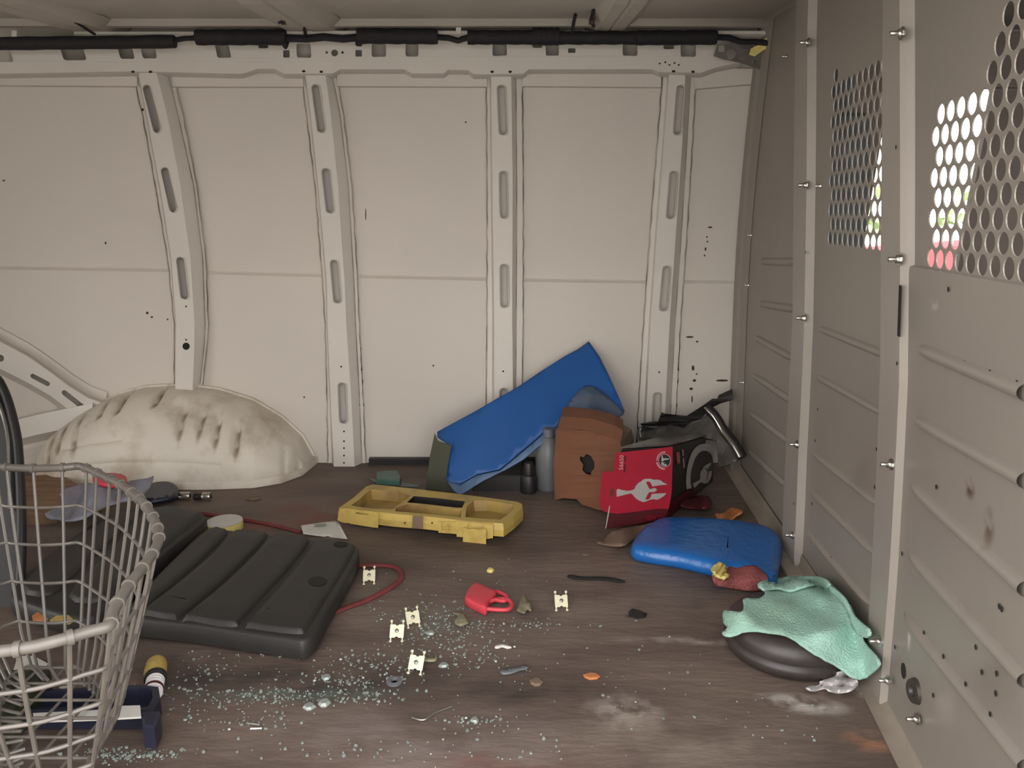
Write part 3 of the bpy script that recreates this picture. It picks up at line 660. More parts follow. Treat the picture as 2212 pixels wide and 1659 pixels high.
# seam bead where it meets the side skin
m = MB(); m.tube([(r[-1][0], r[-1][1] - .006, r[-1][2] + .001) for r in rows[2:-2:3]], .006, 6); m.build('seam_bead', 'arch', wa, smooth=True)
m = MB(); pts = [Vector((r[0][0], r[0][1], 0)) for r in rows[0::3]]
m.grid([[p + Vector((0, 0, .022)) for p in pts], [p + Vector((0, -.004, .018)) for p in pts], [p + Vector((0, -.006, .001)) for p in pts]]); m.build('skirt', 'arch', wa, smooth=True)

# ================================================================== ROOF WIRING, BRACKET
lo_ = empty('wiring_loom', (0, 2.0, 1.15)); tag(lo_, 'long black taped wiring loom running along the top of the side wall', 'wiring')
def sleeve(x0, x1, y, r, y1=None):
    m = MB(); n = 14; pts = [Wp(x0 + (x1 - x0) * i / n, y + ((y1 or y) - y) * i / n, .105) for i in range(n + 1)]
    m.tube(pts, [r * .96 + .0006 * math.sin(i * 2.1) for i in range(n + 1)], 10, flat=.9); m.build('sleeve', 'loom', lo_, smooth=True)
sleeve(-60, 378, 95, .0155, 90); sleeve(424, 618, 81, .018); sleeve(772, 945, 78, .018, 79); sleeve(1010, 1160, 81, .0165); sleeve(1150, 1208, 79, .0205); sleeve(1200, 1380, 82, .0155); sleeve(1375, 1548, 82, .017, 81)
for pts_, r_w in ((((370, 88), (400, 83), (430, 82)), .006), (((610, 82), (660, 84), (700, 80), (740, 84), (780, 80)), .009), (((940, 80), (968, 82), (990, 88), (1000, 84), (1015, 80)), .007), (((1540, 80), (1575, 82), (1600, 90), (1630, 90), (1668, 94)), .007), (((620, 90), (617, 99), (614, 102)), .006), (((775, 90), (775, 98)), .008)):
    m = MB(); m.tube([Wp(x, y, .10) for x, y in pts_], r_w, 6); m.build('loose_wire', 'loom', lo_, smooth=True)
for x, y in ((30, 72), (990, 62)):
    m = MB(); m.hexa([Wp(x - 5, y + 10, .10), Wp(x + 6, y + 10, .10), Wp(x + 6, y + 10, .08), Wp(x - 5, y + 10, .08), Wp(x - 5, y - 6, .10), Wp(x + 6, y - 6, .10), Wp(x + 6, y - 6, .08), Wp(x - 5, y - 6, .08)]); m.build('clip', 'paper', lo_)
def wire(label, pts, r, extra=None):
    m = MB(); m.tube(crom(pts, 5), r, 6); o = m.build('cable', 'loom', smooth=True); tag(o, label, 'cable')
    return o
wire('thin dark cable hanging from the roof rib at the far left', [Wp(70, -8, .30), Wp(100, 18, .28), Wp(130, 31, .25), Wp(160, 46, .21), Wp(185, 62, .16), Wp(205, 74, .12)], .003)
cb_ = empty('cable_bundle', Wp(610, 60, .2)); tag(cb_, 'dark cable with connector dangling beside the second roof rib', 'cable')
m = MB(); m.tube(crom([Wp(588, -8, .3), Wp(600, 20, .27), Wp(608, 40, .24), Wp(612, 50, .2), Wp(640, 42, .16), Wp(655, 58, .13), Wp(660, 75, .1)], 5), .004, 6); m.build('strand', 'loom', cb_, smooth=True)
m = MB(); m.hexa([Wp(600, 52, .23), Wp(618, 50, .23), Wp(618, 50, .21), Wp(600, 52, .21), Wp(603, 34, .23), Wp(612, 33, .23), Wp(612, 33, .21), Wp(603, 34, .21)]); m.build('connector', 'black', cb_, bevel=.002)
cb2 = empty('cable_bundle', Wp(1280, 40, .2)); tag(cb2, 'dark twisted cable with brown connector hanging at the third roof rib', 'cable')
m = MB(); m.tube(crom([Wp(1273, -8, .3), Wp(1283, 10, .27), Wp(1281, 28, .24), Wp(1277, 44, .21), Wp(1282, 56, .18)], 5), .0045, 6); m.tube(crom([Wp(1243, 32, .2), Wp(1240, 45, .18), Wp(1236, 68, .14)], 4), .004, 6); m.build('strand', 'loom', cb2, smooth=True)
m = MB(); m.hexa([Wp(1271, 54, .22), Wp(1284, 52, .22), Wp(1284, 52, .2), Wp(1271, 54, .2), Wp(1274, 38, .22), Wp(1287, 36, .22), Wp(1287, 36, .2), Wp(1274, 38, .2)]); m.build('connector', 'darkbrown', cb2, bevel=.002)
# corner bracket
bk = empty('corner_bracket', Wp(1600, 120, .1)); tag(bk, 'grey perforated steel bracket in the top corner beside the partition', 'bracket')
bfn = lambda x, y: Wp(x, y, .085)
bhs = [rrect(1552, 98, 1565, 112, 2), circ(1579, 118, 5), rrect(1590, 98, 1622, 106, 2), circ(1604, 126, 7, 10, 5), circ(1630, 134, 6, 10, 4), circ(1653, 143, 6, 10, 5), rrect(1645, 112, 1668, 124, 4)]
m = MB(); m.tess_solid([(1550, 95), (1600, 94), (1640, 104), (1680, 112), (1672, 165), (1640, 150), (1600, 136), (1560, 128), (1541, 121)], bhs, bfn, lambda x, y: Wp(x, y, .075)); m.build('plate', 'steel', bk)
m = MB(); m.lathe([(.006, 0), (.011, 0), (.011, .004), (.006, .004)], Wp(1579, 118, .088), 16, Matrix.Rotation(math.pi / 2, 3, 'X')); m.build('collar', 'chrome', bk)
m = MB(); m.tess_solid([(1618, 118), (1622, 105), (1640, 96), (1655, 82), (1668, 84), (1665, 100), (1650, 108), (1630, 122)], [], lambda x, y: Wp(x, y, .10), lambda x, y: Wp(x, y, .094)); o = m.build('yellow_tag', 'yfoam'); tag(o, 'small yellow plastic tag stuck in the top corner bracket', 'tag')

# ================================================================== OBJECTS ON THE FLOOR
# ---- yellow tool-box lid
ZL = .046
L_ = lambda x, y, z=ZL: Fp(x, y, z)
lid = empty('toolbox_lid', Fp(930, 1120)); tag(lid, 'dirty yellow plastic toolbox lid lying upside down on the brown floor', 'toolbox lid')
z4 = lambda pts: [(650 + x / 3.687, 980 + y / 3.687) for x, y in pts]
outl = z4([(305, 430), (420, 350), (520, 262), (575, 245), (700, 256), (950, 285), (1250, 320), (1500, 352), (1720, 382), (1762, 402), (1762, 430), (1690, 500), (1610, 556), (1560, 552), (1400, 542), (1290, 532), (1000, 500), (730, 478), (600, 462), (430, 440), (330, 440)])
pk1 = z4([(400, 412), (470, 360), (520, 312), (560, 285), (780, 300), (875, 335), (800, 390), (735, 440), (600, 440), (470, 425)])
pk2 = z4([(760, 425), (850, 402), (1000, 415), (1215, 440), (1280, 442), (1275, 508), (1000, 480), (750, 458)])
pk3 = z4([(1320, 420), (1375, 375), (1480, 372), (1690, 405), (1690, 440), (1640, 490), (1590, 525), (1450, 518), (1310, 505)])
slot = z4([(845, 388), (900, 338), (1100, 356), (1308, 380), (1284, 430), (1220, 428), (1000, 402)])
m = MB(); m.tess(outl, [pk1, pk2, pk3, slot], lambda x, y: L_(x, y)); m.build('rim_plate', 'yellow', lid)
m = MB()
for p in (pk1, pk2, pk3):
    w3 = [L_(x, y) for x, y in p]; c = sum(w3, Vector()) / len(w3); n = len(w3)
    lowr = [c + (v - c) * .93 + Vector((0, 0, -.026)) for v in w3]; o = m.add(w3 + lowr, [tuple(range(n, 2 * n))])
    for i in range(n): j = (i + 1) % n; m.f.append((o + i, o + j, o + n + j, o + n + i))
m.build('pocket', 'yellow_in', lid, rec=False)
m = MB(); w3 = [L_(x, y) for x, y in slot]; n = len(w3); lowr = [v + Vector((0, 0, -.02)) for v in w3]; o = m.add(w3 + lowr, [tuple(range(n, 2 * n))])
for i in range(n): j = (i + 1) % n; m.f.append((o + i, o + j, o + n + j, o + n + i))
m.build('handle_slot', 'black', lid, rec=False)
m = MB(); wxy = [L_(x, y) for x, y in outl]; n = len(wxy)
m.grid([[v for v in wxy + wxy[:1]], [v + Vector((0, 0, -.004)) for v in wxy + wxy[:1]]])
P2 = [(v.x, v.y) for v in wxy]
mm = MB(); mm.slab(P2, [(.006, .012), (-.002, .014), (-.003, .030), (0, ZL)]); mm.f = mm.f[:-1]; mm.build('side_wall', 'yellow', lid, smooth=False)
fa, fb = Fp(733, 1126, .008), Fp(1095, 1163, .008); fdir = (fb - fa).normalized(); ff = vplane(fa + Vector((-.002, -.012, 0)), fb + Vector((0, -.012, 0)))
def front(name, pts, t, mt, par=lid, holes=(), bev=0.):
    m = MB(); p = z4(pts); hh = [z4(h) for h in holes]; m.tess_solid(p, hh, lambda x, y: ff(x, y, t), lambda x, y: ff(x, y, -.004)); return m.build(name, mt, par, bevel=bev)
front('latch_housing', [(370, 430), (420, 445), (570, 460), (620, 470), (615, 592), (575, 588), (400, 560), (365, 548)], .005, 'yellow', holes=[[(440, 465), (540, 478), (540, 492), (440, 480)]])
front('latch_housing', [(1240, 535), (1500, 560), (1530, 565), (1530, 672), (1485, 680), (1240, 662)], .005, 'yellow', holes=[[(1330, 555), (1460, 565), (1460, 590), (1330, 582)]])
front('centre_housing', [(1095, 540), (1240, 545), (1240, 640), (1095, 630)], .003, 'yellow', holes=[[(1120, 545), (1160, 548), (1160, 612), (1120, 606)], [(1170, 552), (1195, 554), (1195, 612), (1170, 610)]])
front('label_patch', [(890, 492), (970, 500), (970, 600), (885, 592)], .0015, M['kraft'])
front('rim_rib', [(290, 530), (310, 440), (375, 435), (370, 555), (330, 548)], .002, 'yellow')
m = MB(); m.tess_solid(z4([(1292, 590), (1330, 596), (1345, 604), (1360, 596), (1420, 605), (1475, 600), (1475, 750), (1430, 764), (1380, 766), (1300, 745), (1290, 700)]), [], lambda x, y: vplane(fa + Vector((-.002, -.026, 0)), fb + Vector((0, -.026, 0)))(x, y), lambda x, y: ff(x, y, .008)); tag(m.build('latch', 'yellow', lid), 'yellow latch flap hanging open')
for x, y in ((828, 552), (1045, 552)):
    m = MB(); pc = z4([(x, y)])[0]; m.tess(circ(*pc, 2, 8), [], lambda x, y: ff(x, y, .002)); m.build('screw_hole', 'hole', lid)

# ---- blue foam pad leaning on the wall
z5 = lambda pts: [(850 + x / 2.602, 700 + y / 2.602) for x, y in pts]
A_ = Fp(985, 1068, .004); B_ = Wp(1273, 742, .045); C_ = Vp(948, 940, 2.08); padp = plane_fn(A_, B_, C_)
pad = empty('foam_pad', A_); tag(pad, 'large bright blue foam pad leaning against the side wall with folded corner', 'foam pad')
def padfn(x, y): return padp(x, y, .008 * math.sin(x * .018 + y * .01))
po = z5([(250, 612), (470, 492), (600, 415), (700, 360), (830, 272), (960, 190), (1040, 148), (1100, 105), (1160, 190), (1215, 300), (1260, 400), (1298, 490), (1290, 500), (1200, 470), (1110, 440), (1020, 500), (920, 585), (860, 600), (790, 665), (700, 740), (600, 822), (470, 850), (375, 905), (330, 900), (300, 880), (325, 690), (250, 640)])
m = MB(); sheet(m, po, padfn, 14); m.build('pad_face', 'blue', pad, smooth=True, solid=.008, soff=-1)
# bevelled edge below, its colour lightened as if catching the light
m = MB(); eg = z5([(300, 880), (375, 905), (470, 850), (600, 822), (700, 740), (790, 665), (860, 600), (920, 575), (930, 600), (880, 640), (800, 700), (730, 760), (640, 812), (500, 882), (375, 962), (330, 930)])
sheet(m, eg, lambda x, y: padp(x, y, .012), 14); m.build('pad_edge', 'bluegrey', pad, smooth=True, solid=.006, soff=-1)
fo = crom2(z5([(920, 590), (935, 530), (975, 460), (1040, 378), (1090, 345), (1150, 368), (1210, 415), (1296, 500), (1200, 542), (1130, 580), (1060, 595), (1000, 578)]), 3)
def foldfn(x, y):
    X = (x - 850) * 2.602; r = max(0, 1 - abs(X - 1095) / 190); return padp(x, y, .018 + .07 * r ** 1.2 * min(1, max(0, ((y - 700) * 2.602 - 330) / 150)))
m = MB(); sheet(m, fo, foldfn, 7); tag(m.build('folded_corner', 'foldgrey', pad, smooth=True, solid=.008, soff=-1), 'blue-grey folded back corner')
bb = MB(); b1 = z5([(232, 612), (250, 655), (325, 682), (305, 800), (300, 880), (345, 945), (260, 938), (178, 928), (205, 740)])
pf2 = plane_fn(Fp(925, 1060), Fp(975, 1062), Vp(945, 940, 2.0)); bb.tess_solid(b1, [], lambda x, y: pf2(x, y, 0), lambda x, y: pf2(x, y, -.008)); tag(bb.build('board', 'olive'), 'dark upright board scrap at the left end of the leaning blue pad', 'board')
# things in the dark behind the pad
m = MB(); q1 = Fp(1052, 1062); q2 = Fp(1128, 1062); m.slab([(q1.x - .04, q1.y), (q2.x, q2.y), (q2.x, q2.y + .15), (q1.x - .04, q1.y + .15)], [(.0, .0), (0, .04), (.004, .045)]); tag(m.build('tray', 'boxblack'), 'flat black tray in the shadow under the leaning blue pad', 'tray')
bt = empty('bottle', Fp(1142, 1066)); tag(bt, 'small black bottle standing in shadow left of the cardboard box', 'bottle')
c = Fp(1142, 1068) + Vector((0, .02, 0)); m = MB(); m.lathe([(0, 0), (.022, 0), (.023, .004), (.023, .04), (.019, .05), (.0, .052)], c, 20); m.build('body', 'black', bt, smooth=True)
m = MB(); m.lathe([(0, .05), (.013, .05), (.013, .082), (.011, .085), (0, .085)], c, 16); m.build('cap', 'black', bt, smooth=True)
bt = empty('bottle', Fp(1182, 1060)); tag(bt, 'grey plastic bottle standing close to the left side of the cardboard box', 'bottle')
c = Fp(1185, 1062) + Vector((0, .03, 0)); m = MB(); m.lathe([(0, 0), (.031, 0), (.035, .005), (.036, .09), (.033, .12), (.018, .145), (.014, .15), (0, .151)], c, 24); m.build('body', 'bottle', bt, smooth=True)
m = MB(); m.lathe([(0, .15), (.016, .15), (.016, .172), (0, .173)], c, 16); m.build('cap', 'bottle', bt, smooth=True)

# ---- brown cardboard box with torn hole
cA, cB = Fp(1197, 1080), Fp(1345, 1120); cf_ = vplane(cA, cB); cn = Vector((.35, .94, 0)) * .13
cbx = empty('cardboard_box', cA); tag(cbx, 'brown cardboard box with a dark torn hole, right of the blue pad', 'box')
co = z5([(912, 600), (925, 585), (1010, 590), (1100, 600), (1230, 640), (1275, 668), (1290, 720), (1270, 1060), (1230, 1055), (1150, 1045), (1060, 1015), (1030, 985), (960, 978), (905, 990), (900, 780)])
ch = z5([(1050, 742), (1068, 750), (1085, 730), (1110, 742), (1130, 778), (1128, 812), (1112, 830), (1108, 850), (1080, 842), (1062, 822), (1066, 790), (1048, 765)])
def cfn(x, y): return cf_(x, y, .004 * math.sin(x * .06) * math.cos(y * .05))
m = MB(); m.tess_solid(sub(co + co[:1], 12)[:-1], [ch], cfn, lambda x, y: cfn(x, y) + Vector((.001, .004, 0))); m.build('front_panel', 'card', cbx)
m = MB(); w3 = [cfn(x, y) for x, y in co]; n = len(w3); m.add(w3 + [v + cn for v in w3], [(i, (i + 1) % n, n + (i + 1) % n, n + i) for i in range(n)] + [tuple(range(n, 2 * n))]); m.build('body_panel', 'kraft', cbx, rec=False)
m = MB(); t1 = [cfn(x, y) for x, y in z5([(925, 585), (1010, 590), (1100, 600), (1230, 640), (1275, 668)])]
m.grid([t1, [v + Vector((.01, .03, .022)) for v in t1], [v + Vector((.02, .10, .03)) for v in t1]]); m.build('top_flap', 'card', cbx, solid=.003)
m = MB(); hc = [cfn(x, y) + Vector((.004, .012, 0)) for x, y in circ(*z5([(1090, 790)])[0], 22, 14)]; m.add(hc, [tuple(range(14))]); m.build('hole_shade', 'hole', cbx)  # flat dark sheet standing in for the shaded inside of the box

# ---- black box with red flap
bA, bB = Fp(1300, 1146), Fp(1442, 1132); bC = Vector((.535, 2.0, 0)); nrm = Vector((bB - bA).cross(Vector((0, 0, 1)))).normalized()
if nrm.y > 0: nrm = -nrm
bfp = vplane(bA, bB); bsp = vplane(bB, bC)
px_ = empty('parts_box', bA); tag(px_, 'black parts carton with an open red flap and disc picture, beside the partition', 'box')
hb = .205; back = (bC - bB)
fl0 = bfp(1341, 1100); fl0 = Vector((fl0.x, fl0.y, 0)); off = nrm * -.012
def up_(v, h): return Vector((v.x, v.y, h))
m = MB(); a0, b0 = fl0 + off, bB + off
lo4 = [up_(a0, .045), up_(b0, .045), up_(b0 + back, .03), up_(a0 + back, .03)]; hi4 = [up_(a0, .197), up_(b0, hb - .01), up_(b0 + back, .150), up_(a0 + back, .155)]
m.hexa(lo4 + hi4); ct_ = m.build('carton', 'boxblack', px_, bevel=.003)
m = MB(); m.hexa([up_(a0 + Vector((0, 0, 0)), .0), up_(b0, .0), up_(b0 + back * .9, 0), up_(a0 + back * .9, 0), up_(a0, .044), up_(b0, .044), up_(b0 + back * .9, .029), up_(a0 + back * .9, .029)]); m.build('lower_band', 'darkred', px_, bevel=.002)
m = MB(); m.hexa([v + Vector((0, 0, .002)) for v in hi4] + [v + Vector((0, 0, .007)) for v in hi4]); m.build('top_panel', 'plastic', px_)
z6 = lambda pts: [(1290 + x / 8.294, 950 + y / 8.294) for x, y in pts]
fp = z6([(335, 235), (600, 205), (900, 175), (1200, 140), (1350, 118), (1352, 400), (1340, 700), (1335, 940), (1310, 1100), (1280, 1240), (1180, 1235), (1050, 1240), (850, 1265), (600, 1300), (370, 1325), (220, 1310), (130, 1290), (60, 1230), (35, 1120), (60, 850), (80, 600), (130, 570), (290, 570), (310, 400)])
def flapfn(x, y, o=0.): return bfp(x, y, .012 + o)
hol = z6([(245, 870), (275, 872), (300, 910), (298, 950), (280, 985), (250, 1010), (222, 1035), (215, 1020), (230, 960)])
m = MB(); m.tess_solid(sub(fp + fp[:1], 10)[:-1], [hol], lambda x, y: flapfn(x, y), lambda x, y: flapfn(x, y, -.002)); rf = m.build('red_flap', 'red', px_)
def decal(name, polys, fn, mt, par, off=.0008, conv=None):
    m = MB()
    for outer, holes in polys:
        oo = conv(outer); oo = sub(oo + oo[:1], 8)[:-1]; m.tess(oo, [conv(h) for h in holes], lambda x, y: fn(x, y, off))
    return m.build(name, mt, par)
hel = [(345, 905), (375, 878), (440, 900), (540, 915), (620, 905), (665, 885), (690, 830), (740, 770), (780, 750), (800, 735), (830, 708), (900, 697), (960, 700), (1000, 715), (1100, 713), (1150, 735), (1180, 762), (1262, 800), (1150, 812), (1040, 828), (985, 838), (975, 800), (955, 765), (920, 745), (885, 750), (880, 770), (905, 820), (940, 885), (1000, 870), (1035, 862), (1075, 895), (1030, 935), (975, 940), (935, 935), (905, 980), (875, 1040), (868, 1072), (900, 1072), (945, 1050), (965, 1010), (975, 970), (1080, 962), (1240, 955), (1200, 1005), (1130, 1050), (1080, 1075), (1000, 1065), (930, 1080), (880, 1105), (820, 1118), (780, 1100), (740, 1085), (690, 1050), (655, 1010), (640, 985), (600, 960), (500, 985), (420, 1005), (350, 1022)]
decal('helmet_emblem', [(hel, [])], flapfn, 'whiteprint', rf, .0009, z6)
ring = lambda cx, cy, r, ry, n=28: [(cx + r * math.cos(2 * math.pi * i / n), cy + ry * math.sin(2 * math.pi * i / n)) for i in range(n)]
decal('round_badge', [(ring(1208, 372, 112, 120), [ring(1208, 372, 102, 110)])], flapfn, 'pinkprint', rf, .0009, z6)
decal('badge_field', [(ring(1208, 372, 102, 110), [])], flapfn, 'boxblack', rf, .0009, z6)
decal('badge_mark', [([(1155, 285), (1172, 285), (1180, 330), (1285, 335), (1285, 355), (1195, 365), (1185, 385), (1165, 390), (1150, 380)], []), ([(1145, 400), (1175, 405), (1205, 402), (1210, 415), (1185, 425), (1200, 440), (1240, 428), (1245, 465), (1225, 475), (1165, 455), (1150, 440)], [])], flapfn, 'whiteprint', rf, .0016, z6)
arc = lambda cx, cy, r0, r1, a0, a1, n=14: [(cx + r0 * math.cos(math.radians(a0 + (a1 - a0) * i / n)), cy + r0 * 1.08 * math.sin(math.radians(a0 + (a1 - a0) * i / n))) for i in range(n + 1)] + [(cx + r1 * math.cos(math.radians(a1 + (a0 - a1) * i / n)), cy + r1 * 1.08 * math.sin(math.radians(a1 + (a0 - a1) * i / n))) for i in range(n + 1)]
def letters(fn, conv, x0, y0, ux, uy, vx, vy, text, sz, mt, par, off=.001, name='lettering'):
    """text laid along (ux,uy) with glyph up (vx,vy), in picture coordinates, on the card surface"""
    cu = bpy.data.curves.new('t', 'FONT'); cu.body = text; cu.size = 1.; cu.resolution_u = 2; tob = bpy.data.objects.new('t', cu)
    me = bpy.data.meshes.new_from_object(tob); m = MB()
    if not me or not me.vertices: return
    pts = []
    for v in me.vertices:
        x, y = v.co.x * sz, v.co.y * sz; q = conv([(x0 + ux * x + vx * y, y0 + uy * x + vy * y)])[0]; pts.append(fn(q[0], q[1], off))
    m.add(pts, [tuple(p.vertices) for p in me.polygons]); o = m.build(name, mt, par); bpy.data.objects.remove(tob); return o
letters(flapfn, z6, 462, 545, -.03 + .08, -1, -1, -.03, '56650', 108, 'pinkprint', rf)
# arc lettering about the badge, read as tiny pink words
for k in range(8):
    a = math.radians(-92 - k * 14); decal('badge_lettering', [([(1208 + r * math.cos(a + d), 372 + r * 1.1 * math.sin(a + d)) for r, d in ((125, -.09), (150, -.09), (150, .09), (125, .09))], [])], flapfn, 'pinkprint', rf, .0009, z6) if k < 7 else None
decal('badge_lettering', [(arc(1208, 372, 130, 152, 168, 88), [])], flapfn, 'pinkprint', rf, .0009, z6)
decal('dark_print', [([(488, 285), (518, 285), (512, 390), (485, 392)], []), ([(485, 440), (512, 440), (500, 585), (472, 585)], [])], flapfn, 'darkred', rf, .0009, z6)
decal('white_crease', [([(215, 1185), (232, 1185), (212, 1320), (160, 1590), (145, 1590), (190, 1310)], [])], flapfn, 'whiteprint', rf, .0012, z6)
m = MB(); lb = z6([(190, 1310), (370, 1328), (600, 1300), (850, 1265), (1050, 1240), (1280, 1240), (1230, 1390), (1100, 1440), (850, 1480), (560, 1540), (150, 1600)])
m.tess_solid(sub(lb + lb[:1], 12)[:-1], [], lambda x, y: bfp(x, y, .008), lambda x, y: bfp(x, y, .005)); tag(m.build('lower_flap', 'darkred', px_), 'dark red lower flap')
letters(lambda x, y, o: bfp(x, y, .008 + o), z6, 1195, 1345, -1, .06, .06, 1, 'GLADI', 110, 'red', px_)
# side face prints
z7 = lambda pts: [(1440 + x / 9.214, 940 + y / 9.214) for x, y in pts]
bfs = lambda x, y, o=0.: bsp(x, y, .0 + o) + off
def bsf(x, y, o=0.): return vplane(bB + off, bC + off)(x, y, o + .001)
ro_ = [(400, 1080), (388, 940), (388, 820), (410, 650), (450, 480), (500, 350), (560, 260), (640, 195), (720, 170), (800, 172), (860, 195), (905, 250), (935, 330), (945, 450)]
ri_ = [(910, 430), (880, 370), (830, 325), (760, 308), (700, 315), (640, 355), (590, 420), (550, 500), (520, 590), (490, 700), (472, 830), (475, 950), (495, 1055)]
decal('disc_rim_print', [(ro_ + ri_, [])], bsf, 'whiteprint', ct_, .001, z7)
decal('disc_face_print', [(ri_ + [(560, 1120), (740, 1150), (860, 1100), (915, 960), (930, 700), (925, 520)], [])], bsf, 'disc', ct_, .0006, z7)
decal('helmet_emblem', [([(520, 965), (640, 900), (675, 860), (665, 790), (690, 710), (720, 680), (735, 630), (790, 590), (900, 540), (870, 600), (830, 650), (815, 690), (775, 645), (760, 665), (800, 710), (815, 740), (805, 800), (800, 880), (815, 940), (780, 965), (740, 965), (695, 935), (640, 960), (590, 1020), (550, 1050)], []), ([(905, 700), (895, 800), (860, 890), (815, 960), (815, 860), (830, 760), (850, 700), (870, 730)], [])], bsf, 'whiteprint', ct_, .0014, z7)
decal('red_tab_print', [([(185, 335), (262, 335), (270, 575), (200, 580)], [])], bsf, 'red', ct_, .0008, z7)
letters(bsf, z7, 198, 350, .1, 1, 1, -.05, 'GEAR', 82, 'pinkprint', ct_, .0014)
decal('side_lettering', [([(308, 282), (332, 282), (342, 415), (322, 415)], []), ([(322, 460), (345, 460), (358, 640), (335, 645)], [])], bsf, 'whiteprint', ct_, .001, z7)
decal('side_lettering', [([(1010, 130), (1045, 150), (1040, 300), (1025, 430), (1008, 430), (1015, 280)], [])], bsf, 'whiteprint', ct_, .001, z7)

# ---- black moulding and smoked plastic behind the carton
z8 = lambda pts: [(1380 + x / 8.508, 840 + y / 8.508) for x, y in pts]
tr = empty('plastic_moulding', Vp(1500, 960, 2.1)); tag(tr, 'broken black plastic moulding propped in the corner behind the black carton', 'moulding')
tfn = plane_fn(Vp(1385, 915, 2.10), Vp(1585, 850, 2.14), Vp(1560, 1000, 2.02))
def wf(x, y, o=0.): return tfn(x, y, o + .010 * math.sin(x * .11 + y * .07))
m = MB(); up1 = z8([(20, 640), (200, 600), (350, 600), (415, 430), (520, 460), (700, 480), (880, 495), (1000, 420), (1200, 290), (1350, 180), (1440, 180), (1470, 110), (1720, 0), (1740, 200), (1500, 270), (1380, 330), (1250, 420), (1150, 560), (980, 600), (830, 720), (700, 680), (560, 650), (380, 690), (200, 760), (30, 800), (60, 680)])
m.tess_solid(sub(up1 + up1[:1], 10)[:-1], [], lambda x, y: wf(x, y, .006), lambda x, y: wf(x, y, -.004)); m.build('trim_strip', 'black', tr, bevel=0)
m = MB(); c1_ = [wf(x, y, .02) for x, y in z8([(1250, 350), (1400, 500), (1560, 760), (1750, 1000), (1900, 1260)])]; m.tube(crom(c1_, 4), .014, 8); m.build('edge_bar', 'black', tr, smooth=True)
m = MB(); m.tube(crom([p + Vector((-.010, -.012, .004)) for p in c1_], 4), [.003, .004, .005, .005, .005, .005, .006, .006, .007, .007, .007, .007, .008, .008, .008, .008, .008], 8); tag(m.build('bright_edge', 'chrome', tr, smooth=True), 'shiny worn edge')
m = MB(); sm = z8([(0, 700), (560, 650), (830, 720), (1150, 580), (1280, 420), (1400, 560), (1560, 820), (1900, 1280), (1700, 1380), (1460, 1440), (1440, 960), (900, 900), (300, 980), (0, 940)])
sheet(m, sm, lambda x, y: wf(x, y, -.01), 10); tag(m.build('smoked_sheet', 'plastic', tr, smooth=True, solid=.002), 'smoky grey thin sheet')

# torn wrapper under the flap
m = MB(); tw = crom2([(1290, 1172), (1305, 1166), (1318, 1150), (1340, 1143), (1380, 1135), (1425, 1128), (1440, 1132), (1400, 1150), (1368, 1166), (1350, 1178), (1320, 1180)], 3)
sheet(m, tw, lambda x, y: Fp(x, y, .012 + .008 * math.sin(x * .09)), 7); tag(m.build('torn_wrapper', 'kraft', smooth=True, solid=.003), 'torn pale brown cardboard scrap under the red flap', 'cardboard scrap')
m = MB(); sheet(m, crom2([(1545, 1108), (1560, 1110), (1580, 1096), (1605, 1105), (1590, 1116), (1575, 1128), (1550, 1122)], 3), lambda x, y: Fp(x, y, .012 + .008 * math.sin(x * .15)), 5); tag(m.build('dry_leaf', 'orange', smooth=True, solid=.002), 'curled orange brown leaf behind the flat blue cushion', 'leaf')
m = MB(); sheet(m, crom2([(1478, 1080), (1520, 1070), (1538, 1085), (1530, 1098), (1490, 1098), (1470, 1092)], 3), lambda x, y: Fp(x, y, .02 + .006 * math.sin(x * .1)), 6); tag(m.build('card_scrap', 'darkred', smooth=True, solid=.003), 'dark red card scrap behind the black carton', 'card scrap')

# ---- blue cushion on the floor
m = MB(); ou = crom2([(1364, 1192), (1378, 1160), (1402, 1140), (1440, 1128), (1530, 1130), (1610, 1138), (1665, 1152), (1686, 1172), (1686, 1200), (1672, 1262), (1640, 1248), (1560, 1236), (1470, 1215), (1400, 1204)], 4)
pts = [Fp(x, y, .02) for x, y in ou]; m.slab([(p.x, p.y) for p in pts], [(.014, .0), (.004, .004), (-.002, .014), (0, .026), (.005, .033), (.010, .037), (.016, .039)], cap=(.8, .6, .3), capz=.0413)
tag(m.build('seat_cushion', 'cushion', smooth=True), 'shiny bright blue vinyl cushion lying flat on the floor beside the partition', 'cushion')
# yellow foam and pink towel
m = MB(); sheet(m, crom2([(1540, 1226), (1546, 1218), (1560, 1217), (1569, 1226), (1567, 1236), (1574, 1244), (1563, 1250), (1548, 1246), (1538, 1236)], 3), lambda x, y: Fp(x, y, .048 + .005 * math.sin(x * .4 + y * .3)), 4); tag(m.build('foam_scrap', 'yfoam', smooth=True, solid=.006), 'small torn yellow foam scrap between blue cushion and pink towel', 'foam scrap')
def pinkf(x, y):
    e = min(1, (1275 - y) / 22.); return Fp(x, y, .006 + .026 * max(0, e) + .004 * math.sin(x * .09))
m = MB(); sheet(m, crom2([(1541, 1244), (1560, 1238), (1575, 1228), (1612, 1226), (1648, 1228), (1656, 1250), (1650, 1272), (1600, 1272), (1556, 1264), (1541, 1254)], 3), pinkf, 6); tag(m.build('towel', 'pink', smooth=True, solid=.009), 'crumpled dusty pink towel scrap in front of the blue cushion', 'towel')
